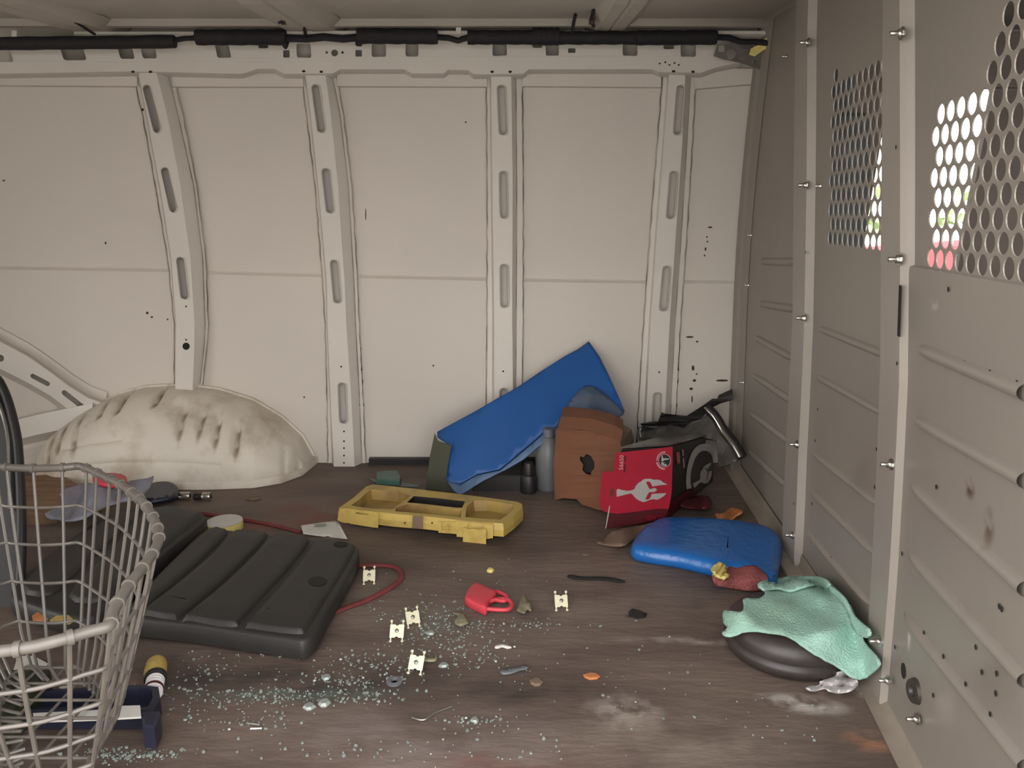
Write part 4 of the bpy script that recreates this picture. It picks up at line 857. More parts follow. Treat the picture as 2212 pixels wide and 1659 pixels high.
# metal floor strips at the foot of the partition
m = MB()
for a_, b_ in (((1688, 1212), (1712, 1250)), ((1712, 1208), (1742, 1252))):
    p, q_ = Fp(*a_), Fp(*b_); m.slab([(p.x - .010, p.y), (p.x + .018, p.y), (q_.x + .018, q_.y), (q_.x - .010, q_.y)], [(0, .0), (0, .005), (.002, .007)])
o = m.build('trim_3', 'strip'); tag(o, kind='structure')

# ---- round black rubber disc with teal cloth over it
dc = Vector((.482, 1.205, 0)); ds = empty('rubber_disc', dc); tag(ds, 'dark brown rubber disc with rolled edge lying under the teal cloth', 'rubber disc')
m = MB(); m.lathe([(0, .0), (.085, .0), (.103, .006), (.110, .018), (.109, .026), (.104, .031), (.106, .040), (.103, .052), (.094, .062), (.07, .070), (.03, .074), (0, .075)], dc, 48); m.build('rolled_edge', 'disc', ds, smooth=True)
z9 = lambda pts: [(1350 + x / 3.318, 1100 + y / 3.318) for x, y in pts]
cl = z9([(950, 525), (1000, 505), (1100, 490), (1250, 480), (1380, 482), (1440, 500), (1500, 560), (1560, 620), (1610, 690), (1650, 770), (1720, 830), (1757, 870), (1755, 910), (1715, 930), (1690, 915), (1730, 980), (1790, 1040), (1830, 1110), (1780, 1170), (1680, 1235), (1600, 1190), (1540, 1150), (1440, 1090), (1330, 1030), (1250, 975), (1190, 930), (1110, 905), (1010, 890), (880, 882), (800, 905), (740, 918), (695, 900), (690, 870), (730, 850), (700, 820), (688, 770), (705, 715), (780, 725), (840, 725), (850, 690), (838, 650), (860, 625), (960, 635), (1000, 600), (1000, 580), (960, 560)])
def hf(p, x, y):
    r = (Vector((p.x, p.y)) - Vector((dc.x, dc.y))).length
    h = .084 if r < .095 else .084 - (r - .095) * 1.1
    return max(.010, h) + .006 * math.sin(x * .055 + y * .03) + .005 * math.sin(y * .08 - x * .02) * math.cos(x * .03)
def clothfn(x, y):
    d = ray(x, y); t0 = .5; prev = None; t = .9
    while t < 1.9:
        p = O + d * t
        if p.z <= hf(p, x, y) or p.x > PX(p.y, p.z) - .03: break
        t += .004
    return O + d * t
m = MB(); sheet(m, sub(crom2(cl, 2) + crom2(cl, 2)[:1], 9)[:-1], clothfn, 8)
tc_ = m.build('cleaning_cloth', 'teal', smooth=True, solid=.004, soff=1); tag(tc_, 'rumpled stained teal microfibre cloth thrown over the dark rubber disc', 'cloth')
sm_ = tc_.modifiers.new('smooth', 'SMOOTH'); sm_.factor = .5; sm_.iterations = 3
# folded strips of the cloth
def strip_sheet(name, pts, lift, mt, par):
    m = MB(); sheet(m, crom2(z9(pts), 3), lambda x, y: clothfn(x, y) - ray(x, y) * lift, 6); return m.build(name, mt, par, smooth=True, solid=.004)
strip_sheet('folded_hem', [(955, 530), (1060, 500), (1250, 482), (1400, 485), (1470, 530), (1450, 570), (1380, 545), (1280, 560), (1180, 590), (1100, 570), (1000, 580), (970, 560)], .012, 'teal', tc_)
strip_sheet('folded_hem', [(1455, 560), (1500, 562), (1580, 640), (1640, 760), (1740, 850), (1757, 880), (1750, 915), (1690, 910), (1640, 850), (1600, 740), (1540, 650)], .012, 'teal', tc_)
m = MB(); tsf = crom2(z9([(1290, 1275), (1390, 1262), (1400, 1235), (1450, 1215), (1530, 1165), (1590, 1165), (1640, 1200), (1672, 1250), (1640, 1290), (1560, 1320), (1470, 1310), (1430, 1285), (1350, 1305)]), 3)
sheet(m, tsf, lambda x, y: Fp(x, y, .012 + .009 * math.sin(x * .14 + y * .09) + .006 * math.sin(y * .3)), 5); tag(m.build('tissue', 'tissue', smooth=True, solid=.002), 'crumpled white tissue on the floor below the teal cloth', 'tissue')

# ---- red rubber tag / strap piece
z4b = z4
rt = empty('red_strap_end', Fp(1050, 1300)); tag(rt, 'small bright red rubber strap end with looped handle lying on the floor', 'strap')
bo = z4b([(1310, 1150), (1345, 1085), (1390, 1052), (1430, 1058), (1520, 1100), (1560, 1120), (1500, 1190), (1480, 1245), (1440, 1240), (1320, 1180)])
m = MB(); pt = [Fp(x, y, .012) for x, y in crom2(bo, 3)]; m.slab([(p.x, p.y) for p in pt], [(.003, .0), (0, .003), (0, .017), (.002, .0195)], cap=(.8, .4), capz=.021); m.build('grip', 'redplastic', rt, smooth=True)
for lp, zz_ in (([(1500, 1095), (1570, 1100), (1640, 1140), (1620, 1175), (1540, 1160)], .012), ([(1490, 1180), (1560, 1162), (1640, 1160), (1680, 1200), (1650, 1240), (1560, 1242), (1480, 1235)], .012)):
    m = MB(); m.tube([Fp(x, y, zz_) for x, y in [(p[0], p[1]) for p in crom2(z4b(lp), 4, False)]], .0042, 8); m.build('loop', 'redplastic', rt, smooth=True)

# ---- metal clips
def clip(px, py, rz, label, first=[None]):
    p = Fp(px, py)
    if first[0] is None:
        r_ = empty('metal_clip', (0, 0, 0)); first[0] = r_
        tl = Matrix.Rotation(math.radians(48), 3, 'X'); T = lambda x, y, z: tl @ Vector((x, y, z)) + Vector((0, 0, .0135))
        m = MB(); m.tess_solid([(-.0125, -.0115), (-.003, -.0115), (-.002, -.0095), (.002, -.0095), (.003, -.0115), (.0125, -.0115), (.0125, .0115), (.003, .0115), (.002, .0095), (-.002, .0095), (-.003, .0115), (-.0125, .0115)], [], lambda x, y: T(x, y, .001), lambda x, y: T(x, y, -.001)); m.build('plate', 'brass', r_)
        m = MB(); m.lathe([(0, .000), (.0035, .0), (.0035, .004), (.002, .005), (0, .005)], (0, 0, .0135), 10, tl); m.build('stud', 'steel', r_, smooth=True)
        for sx_ in (-1, 1):
            for sy_ in (-1, 1):
                m = MB(); m.tube([T(sx_ * .010, sy_ * .010, 0), T(sx_ * .0105, sy_ * .016, -.001)], .0014, 6); m.lathe([(0, -.003), (.0022, -.002), (.003, 0), (.0022, .002), (0, .003)], T(sx_ * .0105, sy_ * .0175, 0), 8); m.build('prong', 'brass', r_, smooth=True)
        o = r_
    else: o = copy_tree(first[0])
    o.location = p; o.rotation_euler = (0, 0, rz); tag(o, label, 'clip', 'small metal clips on the floor')
clip(1212, 1312, .05, 'small pale metal clip right of the red strap end'); clip(858, 1378, 0, 'brightest pale metal clip, left of centre on the glass-strewn floor')
clip(892, 1348, .3, 'dull metal clip just behind the brightest clip'); clip(900, 1447, -.2, 'pale metal clip nearest the camera'); clip(798, 1256, .1, 'small metal clip beside the black mat and red cord')

# ---- ribbed black mats
def ribbed(name, outline, zt_, bands, dips, label, drop=None):
    r_ = empty(name, Fp(*outline[0])); tag(r_, label, 'panel', 'black ribbed plastic panels')
    pts = [Fp(x, y, zt_) for x, y in outline]; xy = [(p.x, p.y) for p in pts]
    m = MB(); m.slab(xy, [(.012, .006), (.002, .010), (0, .02), (0, zt_ - .010), (.003, zt_ - .006), (.008, zt_ - .004)]); m.build('base', 'mat', r_, smooth=True)
    for b_ in bands:
        m = MB(); pp = [Fp(x, y, zt_) for x, y in crom2(b_, 3)]; m.slab([(p.x, p.y) for p in pp], [(-.004, zt_ - .010), (.0, zt_ - .001), (.003, zt_ + .004), (.006, zt_ + .0055)], cap=(.7,), capz=zt_ + .006); m.build('raised_band', 'mat', r_, smooth=True)
    for d_ in dips:
        m = MB(); pp = [Fp(x, y, zt_ + .0070) for x, y in circ(*d_)]; m.add(pp, [tuple(range(len(pp)))]); m.build('recess', 'hole', r_)
    return r_
zc = lambda pts: [(250 + x / 3.687, 1000 + y / 3.687) for x, y in pts]
ribbed('ribbed_panel', crom2(zc([(735, 500), (900, 515), (1300, 560), (1700, 600), (1880, 618), (1930, 660), (1930, 730), (1850, 880), (1700, 1130), (1600, 1320), (1500, 1390), (1400, 1385), (1000, 1330), (600, 1270), (170, 1225), (60, 1180), (250, 950), (500, 700)]), 3), .050,
       [zc([(760, 530), (850, 530), (880, 560), (700, 740), (450, 960), (180, 1160), (130, 1130), (300, 960), (560, 720)]),
        zc([(950, 545), (1180, 560), (1190, 590), (1050, 740), (800, 980), (520, 1200), (460, 1230), (270, 1200), (230, 1170), (500, 960), (780, 720)]),
        zc([(1260, 580), (1500, 600), (1530, 630), (1400, 800), (1200, 1020), (1000, 1230), (930, 1290), (600, 1240), (560, 1220), (850, 980), (1100, 740)]),
        zc([(1600, 620), (1860, 645), (1890, 700), (1780, 900), (1620, 1150), (1520, 1310), (1440, 1345), (1080, 1300), (1060, 1270), (1300, 1000), (1500, 760)])],
       [(250 + 1610 / 3.687, 1000 + 940 / 3.687, 21, 16, 10), (250 + 1790 / 3.687, 1000 + 645 / 3.687, 15, 14, 5)], 'black plastic panel with four raised ribs, lying right of the wire basket')
ribbed('ribbed_panel', crom2([(340, 1092), (400, 1097), (436, 1103), (441, 1112), (438, 1122), (345, 1196), (250, 1285), (180, 1330), (60, 1300), (20, 1270), (120, 1180), (230, 1110)], 3), .052,
       [crom2([(330, 1100), (425, 1108), (428, 1118), (340, 1190), (230, 1290), (150, 1285), (230, 1200)], 1), [(240, 1118), (300, 1105), (190, 1210), (110, 1280), (50, 1268), (130, 1190)]], [], 'black plastic panel mostly behind the wire basket')
# dark thing shoring up the front of the first panel
m = MB(); pp = [Fp(x, y) for x, y in ((560, 1385), (670, 1390), (690, 1350), (600, 1340))]; m.slab([(p.x, p.y) for p in pp], [(0, 0), (0, .012), (.004, .014)]); tag(m.build('rubber_pad', 'mat'), 'low black pad under the front corner of the ribbed panel', 'pad')

# ---- paper, tape roll, sockets, scraps
m = MB(); sheet(m, z4([(0, 572), (270, 535), (300, 545), (370, 680), (235, 665), (215, 655), (190, 662), (20, 640)]), lambda x, y: Fp(x, y, .004 + .003 * math.sin(x * .05)), 9)
pa = m.build('paper_sheet', 'paper', smooth=True, solid=.0008); tag(pa, 'white printed paper between the black ribbed panel and yellow lid', 'paper')
m = MB(); m.tess(z4([(105, 560), (200, 552), (205, 570), (110, 580)]), [], lambda x, y: Fp(x, y, .0085)); m.build('print', 'grey_print', pa)
tp = empty('tape_roll', Fp(486, 1140)); tag(tp, 'white and yellow tape roll lying behind the ribbed black panel', 'tape roll')
c = Fp(486, 1143); m = MB(); m.lathe([(.026, .0), (.042, 0), (.043, .002), (.043, .018), (.042, .020), (.026, .020), (.026, 0)], c, 28); m.build('roll', 'yfoam', tp, smooth=True)
m = MB(); m.lathe([(0, .017), (.02, .018), (.041, .021), (.042, .0215), (.0, .0225)], c, 28); m.build('paper_face', 'paper', tp, smooth=True)
def socket(px, py, lbl, l1=.028, r=.011, gap=.02):
    s_ = empty('socket', Fp(px, py)); tag(s_, lbl, 'socket', 'chrome sockets near the wheel arch'); c = Fp(px, py) + Vector((0, 0, r)); rx_ = Matrix.Rotation(math.pi / 2, 3, 'Y')
    m = MB(); m.lathe([(.005, 0), (r * .9, 0), (r, .002), (r, l1 - .002), (r * .92, l1), (.005, l1), (.005, 0)], c, 18, rx_); m.build('sleeve', 'chrome', s_, smooth=True)
    m = MB(); m.lathe([(0, -gap), (r * .85, -gap), (r * .9, -gap + .002), (r * .9, 0), (0, 0)], c, 14, rx_); m.build('rubber_end', 'black', s_, smooth=True)
socket(389, 1080, 'chrome socket with dark ends nearer the basket'); socket(438, 1081, 'shorter chrome socket right of the other one', .022, .011, .022)
def chip(name, px, py, s, mt, lbl, cat='scrap', flat=.3, rz=0., ell=1., z=None):
    p = Fp(px, py); m = MB(); n = 7; pts = [(p.x + s * ell * (.75 + .4 * R.random()) * math.cos(2 * math.pi * k / n + rz), p.y + s * (.7 + .4 * R.random()) * math.sin(2 * math.pi * k / n + rz)) for k in range(n)]
    m.slab(pts, [(s * .1, .0005), (0, s * flat * .5), (s * .25, s * flat)]); o = m.build(name, mt, smooth=False); tag(o, lbl, cat); return o
chip('foam_scrap', 1059, 1235, .009, 'yfoam', 'tiny yellow foam crumb on the floor beyond the red strap end', 'foam scrap', .8)
chip('wood_chip', 1277, 1463, .012, 'orange', 'small orange chip on the open floor right of the white scraps', 'chip', .3, 0, 1.3)
chip('wood_chip', 1158, 1476, .012, 'kraft', 'brown translucent chip near the middle of the floor', 'chip', .4)
chip('wood_chip', 1268, 1198, .010, 'kraft', 'tiny beige chip in front of the red box flap', 'chip', .3)
chip('black_scrap', 1374, 1328, .020, 'black', 'small flat black scrap alone on the right floor', 'scrap', .25)
chip('wood_chip', 548, 1078, .016, 'kraft', 'pale brown sliver in front of the wheel arch', 'chip', .3, 0, 1.3)
chip('white_scrap', 330, 1080, .010, 'paper', 'tiny pale scrap beside the dark cloth', 'scrap', .4, 0, 1.5)
def sliver(pts, mt, lbl, name, th=.003, cat='scrap', z=.004):
    m = MB(); sheet(m, crom2(pts, 3), lambda x, y: Fp(x, y, z), 6); o = m.build(name, mt, smooth=True, solid=th); tag(o, lbl, cat); return o
z9b = lambda pts: [(900 + x / 3.687, 1200 + y / 3.687) for x, y in pts]
sliver(z9b([(622, 735), (640, 715), (690, 708), (740, 722), (756, 734), (720, 738), (680, 728), (650, 738)]), 'paper', 'curved white paper sliver, further of two, in mid floor', 'paper_sliver')
sliver(z9b([(665, 925), (700, 905), (780, 900), (840, 878), (890, 885), (880, 903), (820, 915), (760, 938), (690, 946)]), 'bottle', 'grey white paper strip, nearer of two, in mid floor', 'paper_sliver')
sliver(z9b([(1200, 162), (1240, 158), (1320, 172), (1450, 172), (1560, 180), (1660, 208), (1600, 208), (1450, 190), (1300, 188), (1220, 176)]), 'hole', 'thin dark strip of debris behind the open floor', 'dark_strip')
sliver(z9b([(820, 370), (850, 320), (868, 318), (880, 350), (905, 372), (912, 440), (880, 430), (860, 460), (800, 440), (810, 410)]), 'leafdry', 'withered grey green leaf beside the red strap end', 'dry_leaf', .002, 'leaf', .010)
sliver(z9b([(300, 530), (330, 480), (290, 460), (360, 450), (400, 510), (410, 540), (340, 560)]), 'leafdry', 'dull curled leaf in front of the red strap end', 'dry_leaf', .002, 'leaf', .008)
sliver(z9b([(30, 830), (60, 800), (140, 820), (150, 780), (165, 800), (150, 840), (80, 842)]), 'leafdry', 'olive twig scrap above the nearest clip', 'dry_leaf', .002, 'leaf', .008)
m = MB(); c = Fp(852, 1475); m.lathe([(.006, 0), (.013, .001), (.0135, .004), (.007, .005), (.006, 0)], c, 18); tag(m.build('washer', 'bottle', smooth=True), 'pale ring washer among the broken glass in the foreground', 'washer')
for (a_, b_, l_) in (((536, 1562), (562, 1566), 'thin metal pin, upper of two, at lower left'), ((541, 1574), (566, 1573), 'thin metal pin, lower of two, at lower left')):
    m = MB(); m.tube([Fp(*a_, .003), Fp(*b_, .003)], .0018, 6); tag(m.build('metal_pin', 'chrome', smooth=True), l_, 'pin')
m = MB(); m.tube(crom([Fp(890, 1550, .003), Fp(915, 1555, .004), (Fp(940, 1540, .004)), Fp(976, 1526, .003)], 4), .0016, 6); tag(m.build('wire_scrap', 'steel', smooth=True), 'short bent wire scrap in the centre foreground', 'wire')
# red cord
m = MB(); m.tube(crom([Fp(772, 1222, .003), Fp(820, 1221, .003), Fp(856, 1226, .003), Fp(868, 1245, .003), Fp(850, 1265, .003), Fp(800, 1293, .003), Fp(750, 1312, .003), Fp(712, 1327, .003)], 5), .0042, 8, flat=1.5); tag(m.build('elastic_strap', 'cord', smooth=True), 'dull red cord looping out from under the ribbed panel', 'cord')
m = MB(); m.tube(crom([Fp(430, 1108, .003), Fp(520, 1122, .003), Fp(580, 1132, .003), Fp(650, 1150, .003)], 5), .004, 8, flat=1.5); tag(m.build('elastic_strap', 'cord', smooth=True), 'dull red cord behind the ribbed panel by the tape roll', 'cord')
# teal lid and clear sheet behind yellow lid
m = MB(); c = Fp(840, 1040); pt = [Fp(x, y, .02) for x, y in z4([(595, 165), (700, 150), (770, 152), (800, 200), (790, 235), (600, 225)])]; m.slab([(p.x, p.y) for p in pt], [(0, .012), (.001, .026), (.004, .028)]); tag(m.build('plastic_lid', 'green', bevel=.001), 'small teal plastic lid behind the yellow toolbox lid', 'lid')
m = MB(); sheet(m, z4([(530, 200), (600, 205), (800, 230), (960, 255), (940, 262), (780, 258), (600, 232)]), lambda x, y: Fp(x, y, .009), 9); tag(m.build('clear_sheet', 'bottle', smooth=True, solid=.002), 'thin clear plastic sheet under the teal lid', 'plastic sheet')
# black strip standing in for the shadow along the wall foot
m = MB(); p0, p1 = Wp(800, 1000), Wp(1300, 1012); m.box(((p0.x + p1.x) / 2, 2.228, .009), (p1.x - p0.x, .022, .02)); o = m.build('wall_foot_shadow', 'black'); tag(o, kind='structure')

# ---- left side clutter behind the basket
m = MB(); pt = [Fp(x, y, .03) for x, y in ((36, 1030), (130, 1022), (175, 1050), (220, 1085), (120, 1105), (40, 1112))]; m.slab([(p.x, p.y) for p in pt], [(0, 0), (0, .028), (.002, .03)]); tag(m.build('wood_board', 'wood'), 'worn brown board on the floor behind the wire basket', 'board')
m = MB(); cl2 = crom2([(98, 1112), (140, 1090), (130, 1070), (150, 1055), (190, 1045), (240, 1052), (285, 1040), (318, 1035), (330, 1030), (322, 1055), (300, 1075), (260, 1085), (230, 1095), (200, 1110), (160, 1125), (120, 1122)], 3)
sheet(m, cl2, lambda x, y: Fp(x, y, .060 + .012 * math.sin(x * .08 + y * .05)), 8); tag(m.build('rag', 'cloth', smooth=True, solid=.006), 'crumpled pale blue rag behind the basket rim', 'rag')
m = MB(); sheet(m, crom2([(200, 1035), (225, 1026), (262, 1028), (275, 1040), (250, 1050), (215, 1046)], 3), lambda x, y: Fp(x, y, .085), 6); tag(m.build('red_glove', 'redplastic', smooth=True, solid=.010), 'small red rubber piece lying on the pale blue rag', 'rubber piece')
m = MB(); sheet(m, crom2([(308, 1078), (322, 1052), (345, 1045), (368, 1046), (384, 1058), (380, 1074), (350, 1082), (320, 1086)], 3), lambda x, y: Fp(x, y, .022), 7); tag(m.build('dark_cloth', 'navy', smooth=True, solid=.012), 'dark navy cloth lump in front of the wheel arch', 'cloth')
# dark curved panel at the far left edge
lp_ = empty('curved_panel', Fp(-40, 1300)); tag(lp_, 'dark grey curved panel standing at the left edge behind the basket', 'panel')
lfn = plane_fn(Fp(-60, 1310), Fp(50, 1312), Vp(0, 900, 1.55))
lo2 = [(-200, 1310), (-200, 780), (-60, 790), (-20, 805), (0, 822), (18, 860), (32, 905), (40, 950), (45, 1010), (50, 1100), (50, 1200), (46, 1312)]
m = MB(); m.tess_solid(sub(lo2 + lo2[:1], 18)[:-1], [], lambda x, y: lfn(x, y, .0), lambda x, y: lfn(x, y, -.02)); m.build('panel_body', M['black'], lp_)
m = MB(); ed = crom([(-20, 805, 0), (0, 826, 0), (16, 862, 0), (28, 905, 0), (37, 950, 0), (42, 1010, 0), (46, 1100, 0), (46, 1200, 0), (42, 1300, 0)], 4); m.tube([lfn(p.x, p.y, .004) for p in ed], .009, 8); m.build('rolled_edge', 'black', lp_, smooth=True)
m = MB(); ed = crom([(-12, 850, 0), (8, 900, 0), (18, 950, 0), (20, 1010, 0), (22, 1100, 0)], 4); m.tube([lfn(p.x, p.y, .006) for p in ed], .004, 6); m.build('bright_trim', 'steel', lp_, smooth=True)

# ---- tray with papers, lower left
z10 = lambda pts: [(x / 4.622, 1300 + y / 4.622) for x, y in pts]
nv = empty('navy_tray', Fp(250, 1590)); tag(nv, 'low navy plastic tray holding papers, below the wire basket', 'tray')
pt = [Fp(x, y, .0) for x, y in z10([(100, 1290), (100, 1060), (700, 1040), (1440, 1000), (1600, 1020), (1620, 1140), (1540, 1290), (900, 1290)])]
m = MB(); m.slab([(p.x, p.y) for p in pt], [(.004, 0), (0, .004), (0, .030), (.004, .033), (.010, .033), (.014, .012)]); m.build('shell', 'navy', nv)
m = MB(); pt = [Fp(x, y, .045) for x, y in z10([(1420, 1080), (1560, 1075), (1600, 1080), (1590, 1140), (1540, 1250), (1420, 1240)])]; m.slab([(p.x, p.y) for p in pt], [(0, .01), (0, .042), (.004, .045)]); m.build('end_block', 'navy', nv)
def pap(pts, z, lbl, th=.0015, mt='paper'):
    m = MB(); sheet(m, z10(pts), lambda x, y: Fp(x, y, z), 12); o = m.build('paper_sheet', mt, solid=th); tag(o, lbl, 'paper'); return o
pap([(330, 1120), (930, 1090), (1115, 1082), (1150, 1048), (1400, 1042), (1410, 1155), (1200, 1168), (820, 1185), (340, 1200)], .042, 'grey white folded paper lying across the navy tray', .003)
pap([(180, 540), (340, 545), (480, 620), (400, 760), (320, 1000), (270, 1070), (40, 1060), (80, 880), (130, 700)], .006, 'large white sheet on the floor under the wire basket')
pap([(590, 850), (725, 832), (730, 845), (610, 880)], .01, 'torn white paper strip seen through the basket, further one'); pap([(560, 930), (680, 895), (700, 920), (600, 955)], .01, 'torn white paper strip seen through the basket, nearer one')
pap([(1185, 685), (1220, 655), (1310, 655), (1322, 675), (1260, 690), (1210, 700)], .006, 'little white scrap left of the yellow capped tube'); pap([(1315, 855), (1390, 855), (1370, 985), (1292, 985)], .012, 'small white card beside the white ridged tube', .004)
yt = empty('capped_tube', Fp(333, 1490)); tag(yt, 'white ridged tube with a rounded yellow cap, on the floor', 'tube')
c0, c1p, c2 = Fp(335, 1440, .016), Fp(336, 1468, .015), Fp(330, 1500, .013)
m = MB(); m.tube([c0 + Vector((0, .018, 0)), c0 + Vector((0, .015, 0)), c0 + Vector((0, .006, 0)), c0 + (c1p - c0) * .45, c0 + (c1p - c0) * .8], [.006, .013, .0165, .0175, .0165], 18); m.build('cap', M['yellow'], yt, smooth=True)
m = MB(); m.tube([c0 + (c1p - c0) * .8, c0 + (c1p - c0) * 1.0], .0172, 18); m.build('collar_ring', 'black', yt, smooth=True)
m = MB(); n = 12; m.tube([c1p + (c2 - c1p) * i / n for i in range(n + 1)], [.013 + .0012 * (i % 2) for i in range(n + 1)], 18); m.build('ridged_body', 'tissue', yt, smooth=False)
m = MB(); m.tube([c1p + (c2 - c1p) * .62, c1p + (c2 - c1p) * .72], .0150, 18); m.build('dark_band', 'darkred', yt, smooth=True)
pap([(320, 150), (380, 110), (430, 150), (480, 170), (420, 190), (330, 195)], .06, 'orange scrap seen through the basket bottom', .004, 'orange'); pap([(500, 190), (560, 150), (680, 140), (740, 190), (690, 215), (530, 205)], .06, 'yellow scrap seen through the basket bottom', .004, 'yellow')

# ---- wire basket
ZR = .33
rim_px = [(-330, 1404), (-200, 1300), (-180, 1150), (-120, 1040), (-20, 1008), (0, 1009), (72, 1012), (135, 1010), (169, 1007), (193, 1014), (217, 1025), (260, 1046), (289, 1068), (311, 1087), (330, 1116), (340, 1140), (343, 1167), (335, 1186), (323, 1206), (304, 1232), (284, 1257), (265, 1286), (246, 1318), (240, 1345), (229, 1355), (186, 1366), (151, 1377), (97, 1391), (65, 1398), (0, 1407), (-120, 1420), (-250, 1430)]
rim = [Fp(x, y, ZR) for x, y in rim_px]
rimc = sum(rim, Vector()) / len(rim); rimd = crom(rim, 4, True)
bk_ = empty('wire_basket', (rimc.x, rimc.y, 0)); tag(bk_, 'large grey coated wire basket with thick coiled rim at lower left', 'basket')
m = MB(); m.tube(rimd, .0062, 10, closed=True); m.build('rim', 'wire', bk_, smooth=True)
tot = len(rimd); cen = Vector((rimc.x, rimc.y, 0))
ZB = .06
def prof_pt(i, t):
    p = rimd[i % tot]; q = Vector((p.x, p.y, 0)); k = 1 - .45 * t ** 1.1; z = ZR + (ZB - ZR) * t
    if t > .88: k -= (t - .88) * .6
    v = cen + (q - cen) * k - Vector((.030 * t, 0, 0)); return Vector((v.x, v.y, z))
# arc-length evenly spaced vertical wires
L_cum = [0]
for i in range(tot): L_cum.append(L_cum[-1] + (rimd[(i + 1) % tot] - rimd[i]).length)
NW = int(L_cum[-1] / .042); idx = []
for w_ in range(NW):
    s_ = L_cum[-1] * w_ / NW; i = max(j for j in range(tot) if L_cum[j] <= s_); idx.append(i)
idx = sorted(set(idx))
for c_i, i in enumerate(idx):
    m = MB(); pts = [prof_pt(i, t) + Vector((0, 0, .003 if t == 0 else 0)) for t in (0, .15, .3, .45, .6, .75, .88, .94, 1.)]
    e = prof_pt(i, 1.); tow = (cen - Vector((e.x, e.y, 0))); pts += [Vector((e.x, e.y, ZB)) + tow * .12, Vector((e.x, e.y, ZB)) + tow * .25]
    m.tube(pts, .0026, 6); 
    # collar where the wire wraps the rim
    p = rimd[i]; tdir = (rimd[(i + 1) % tot] - rimd[i - 1]).normalized(); m.tube([p - tdir * .003, p + tdir * .003], .0082, 10); m.build('upright_wire', 'wire', bk_, smooth=True)
for t in (.22, .42, .62, .82, 1.0):
    m = MB(); m.tube([prof_pt(i, t) for i in range(0, tot, 2)], .0026, 6, closed=True); m.build('hoop_wire', 'wire', bk_, smooth=True)
base_poly = [(prof_pt(i, 1.).x, prof_pt(i, 1.).y) for i in range(tot)]
def span(horizontal, v):
    xs_ = []
    for i in range(tot):
        (x0, y0), (x1, y1) = base_poly[i], base_poly[(i + 1) % tot]; a_, b_ = (y0, y1) if horizontal else (x0, x1)
        if (a_ - v) * (b_ - v) < 0: t = (v - a_) / (b_ - a_); xs_.append((x0 + (x1 - x0) * t) if horizontal else (y0 + (y1 - y0) * t))
    return (min(xs_), max(xs_)) if len(xs_) >= 2 else None
bx0, bx1 = min(p[0] for p in base_poly), max(p[0] for p in base_poly); by0, by1 = min(p[1] for p in base_poly), max(p[1] for p in base_poly)
v = by0 + .03
while v < by1:
    sp = span(True, v)
    if sp: m = MB(); m.tube([(sp[0], v, ZB), (sp[1], v, ZB)], .0022, 6); m.build('base_wire', 'wire', bk_, smooth=True)
    v += .04
v = bx0 + .03
while v < bx1:
    sp = span(False, v)
    if sp: m = MB(); m.tube([(v, sp[0], ZB - .003), (v, sp[1], ZB - .003)], .0022, 6); m.build('base_wire', 'wire', bk_, smooth=True)
    v += .04
# two dark crates carrying the basket
m = MB(); m.box((cen.x - .24, cen.y + .08, .027), (.2, .14, .054)); tag(m.build('crate', 'olive', bevel=.004), 'low dark box under the wire basket', 'box')

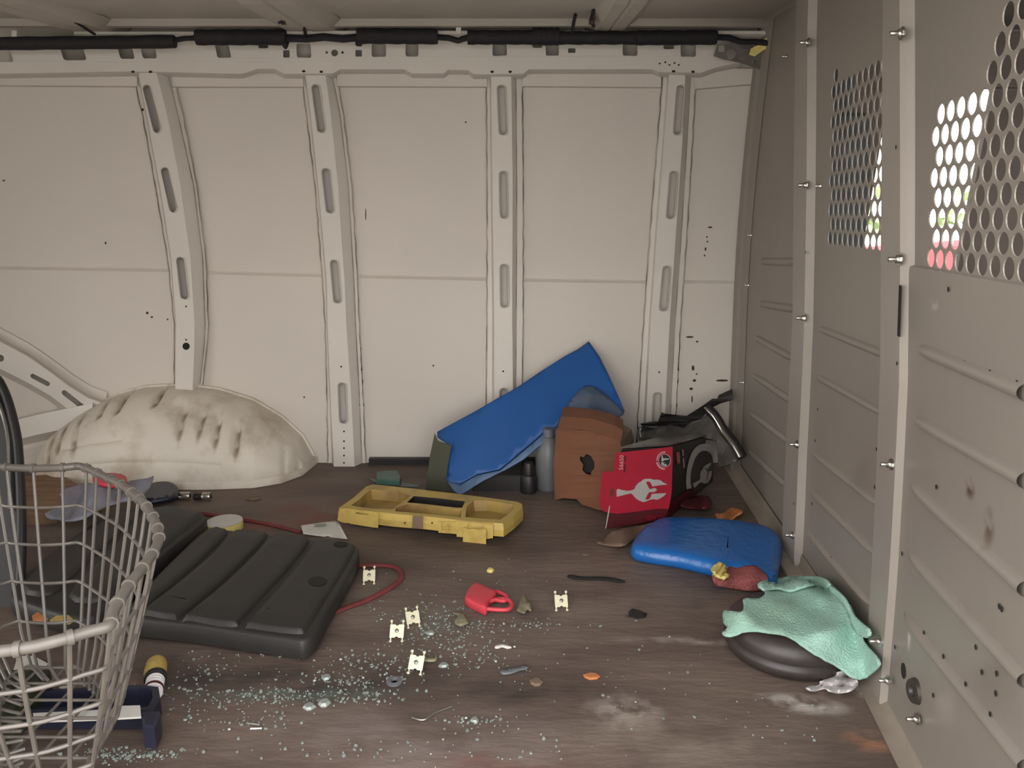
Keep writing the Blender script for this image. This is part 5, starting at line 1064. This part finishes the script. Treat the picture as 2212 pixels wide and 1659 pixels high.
# ---- broken glass: nobody could count it
m = MB(); GR = random.Random(5)
clus = [(640, 1505, 230, 18, 260), (950, 1345, 110, 50, 220), (1120, 1350, 120, 12, 70), (850, 1430, 230, 35, 170), (980, 1400, 110, 40, 90), (260, 1632, 110, 16, 150), (520, 1560, 120, 30, 70), (480, 1425, 130, 40, 50), (740, 1300, 110, 60, 60), (1040, 1560, 80, 20, 50), (1050, 1250, 160, 25, 20), (900, 1620, 400, 30, 70), (1700, 1560, 130, 60, 20), (1300, 1450, 250, 90, 40), (760, 1470, 130, 14, 90), (400, 1500, 90, 50, 50)]
cnt = 0
for (cx, cy, sx_, sy_, n_) in clus:
    for _ in range(n_):
        px, py = GR.gauss(cx, sx_ * .55), GR.gauss(cy, sy_ * .55)
        if py > 1700 or px > 1850 or py < 1180: continue
        if 270 < px < 780 and py < 1400 and py > 1100: continue
        p = Fp(px, py); s = GR.choice((.0007, .0009, .001, .0012, .0013, .0016, .0022)); vs = []
        rm = Matrix.Rotation(GR.uniform(0, 6.28), 3, 'Z') @ Matrix.Rotation(GR.uniform(-.5, .5), 3, 'X')
        for z_ in (-.6, .6):
            for (a_, b_) in ((-1, -1), (1, -1), (1, 1), (-1, 1)): vs.append(p + Vector((0, 0, s * .7)) + rm @ Vector((a_ * s * GR.uniform(.6, 1.1), b_ * s * GR.uniform(.6, 1.1), z_ * s)))
        m.hexa(vs); cnt += 1
gl = m.build('glass_crumbs', 'glass', org=(0, 1.2, 0)); tag(gl, 'crumbs of shattered safety glass scattered over the brown floor', 'broken glass', kind='stuff')
# larger shards
for i, (x, y, s, lb) in enumerate(((700, 1522, .012, 'largest pale green glass shard near the front floor'), (668, 1530, .010, 'green glass shard left of the largest shard'), (705, 1466, .009, 'clear green shard behind the largest one'), (930, 1370, .009, 'clear glass shard left of the paper slivers'), (958, 1440, .009, 'clear glass shard right of the nearest clip'), (1025, 1508 + 50, .008, 'glass splinter in the centre foreground'))):
    chip('glass_shard', x, y, s, 'glass', lb, 'glass shard', .6)
# scuffs and scratches on the side skin
m = MB()
for (x, y, rx, ry) in ((790, 463, 1.2, 14), (812, 172, 2, 2), (1006, 264, 2, 2), (812, 184, 2, 3), (860, 184, 2, 2), (1534, 491, 5, 2), (1527, 512, 2, 2), (1528, 522, 2, 2), (1524, 538, 2, 4), (1522, 552, 2, 2), (1490, 728, 9, 2), (1506, 738, 3, 2), (1497, 795, 3, 6), (1500, 822, 4, 3), (1505, 808, 2, 2), (1493, 840, 4, 3), (1560, 822, 14, 2.5), (1495, 862, 1.5, 8), (328, 685, 3, 2), (362, 690, 2, 2), (318, 676, 3, 3), (8, 390, 3, 2), (936, 790, 2, 2), (657, 858, 2, 2), (228, 525, 2, 3)):
    m.tess(circ(x, y, rx, 8, ry), [], lambda x, y: Wp(x, y, .0012))
m.build('scuff', 'darkbrown', wall)
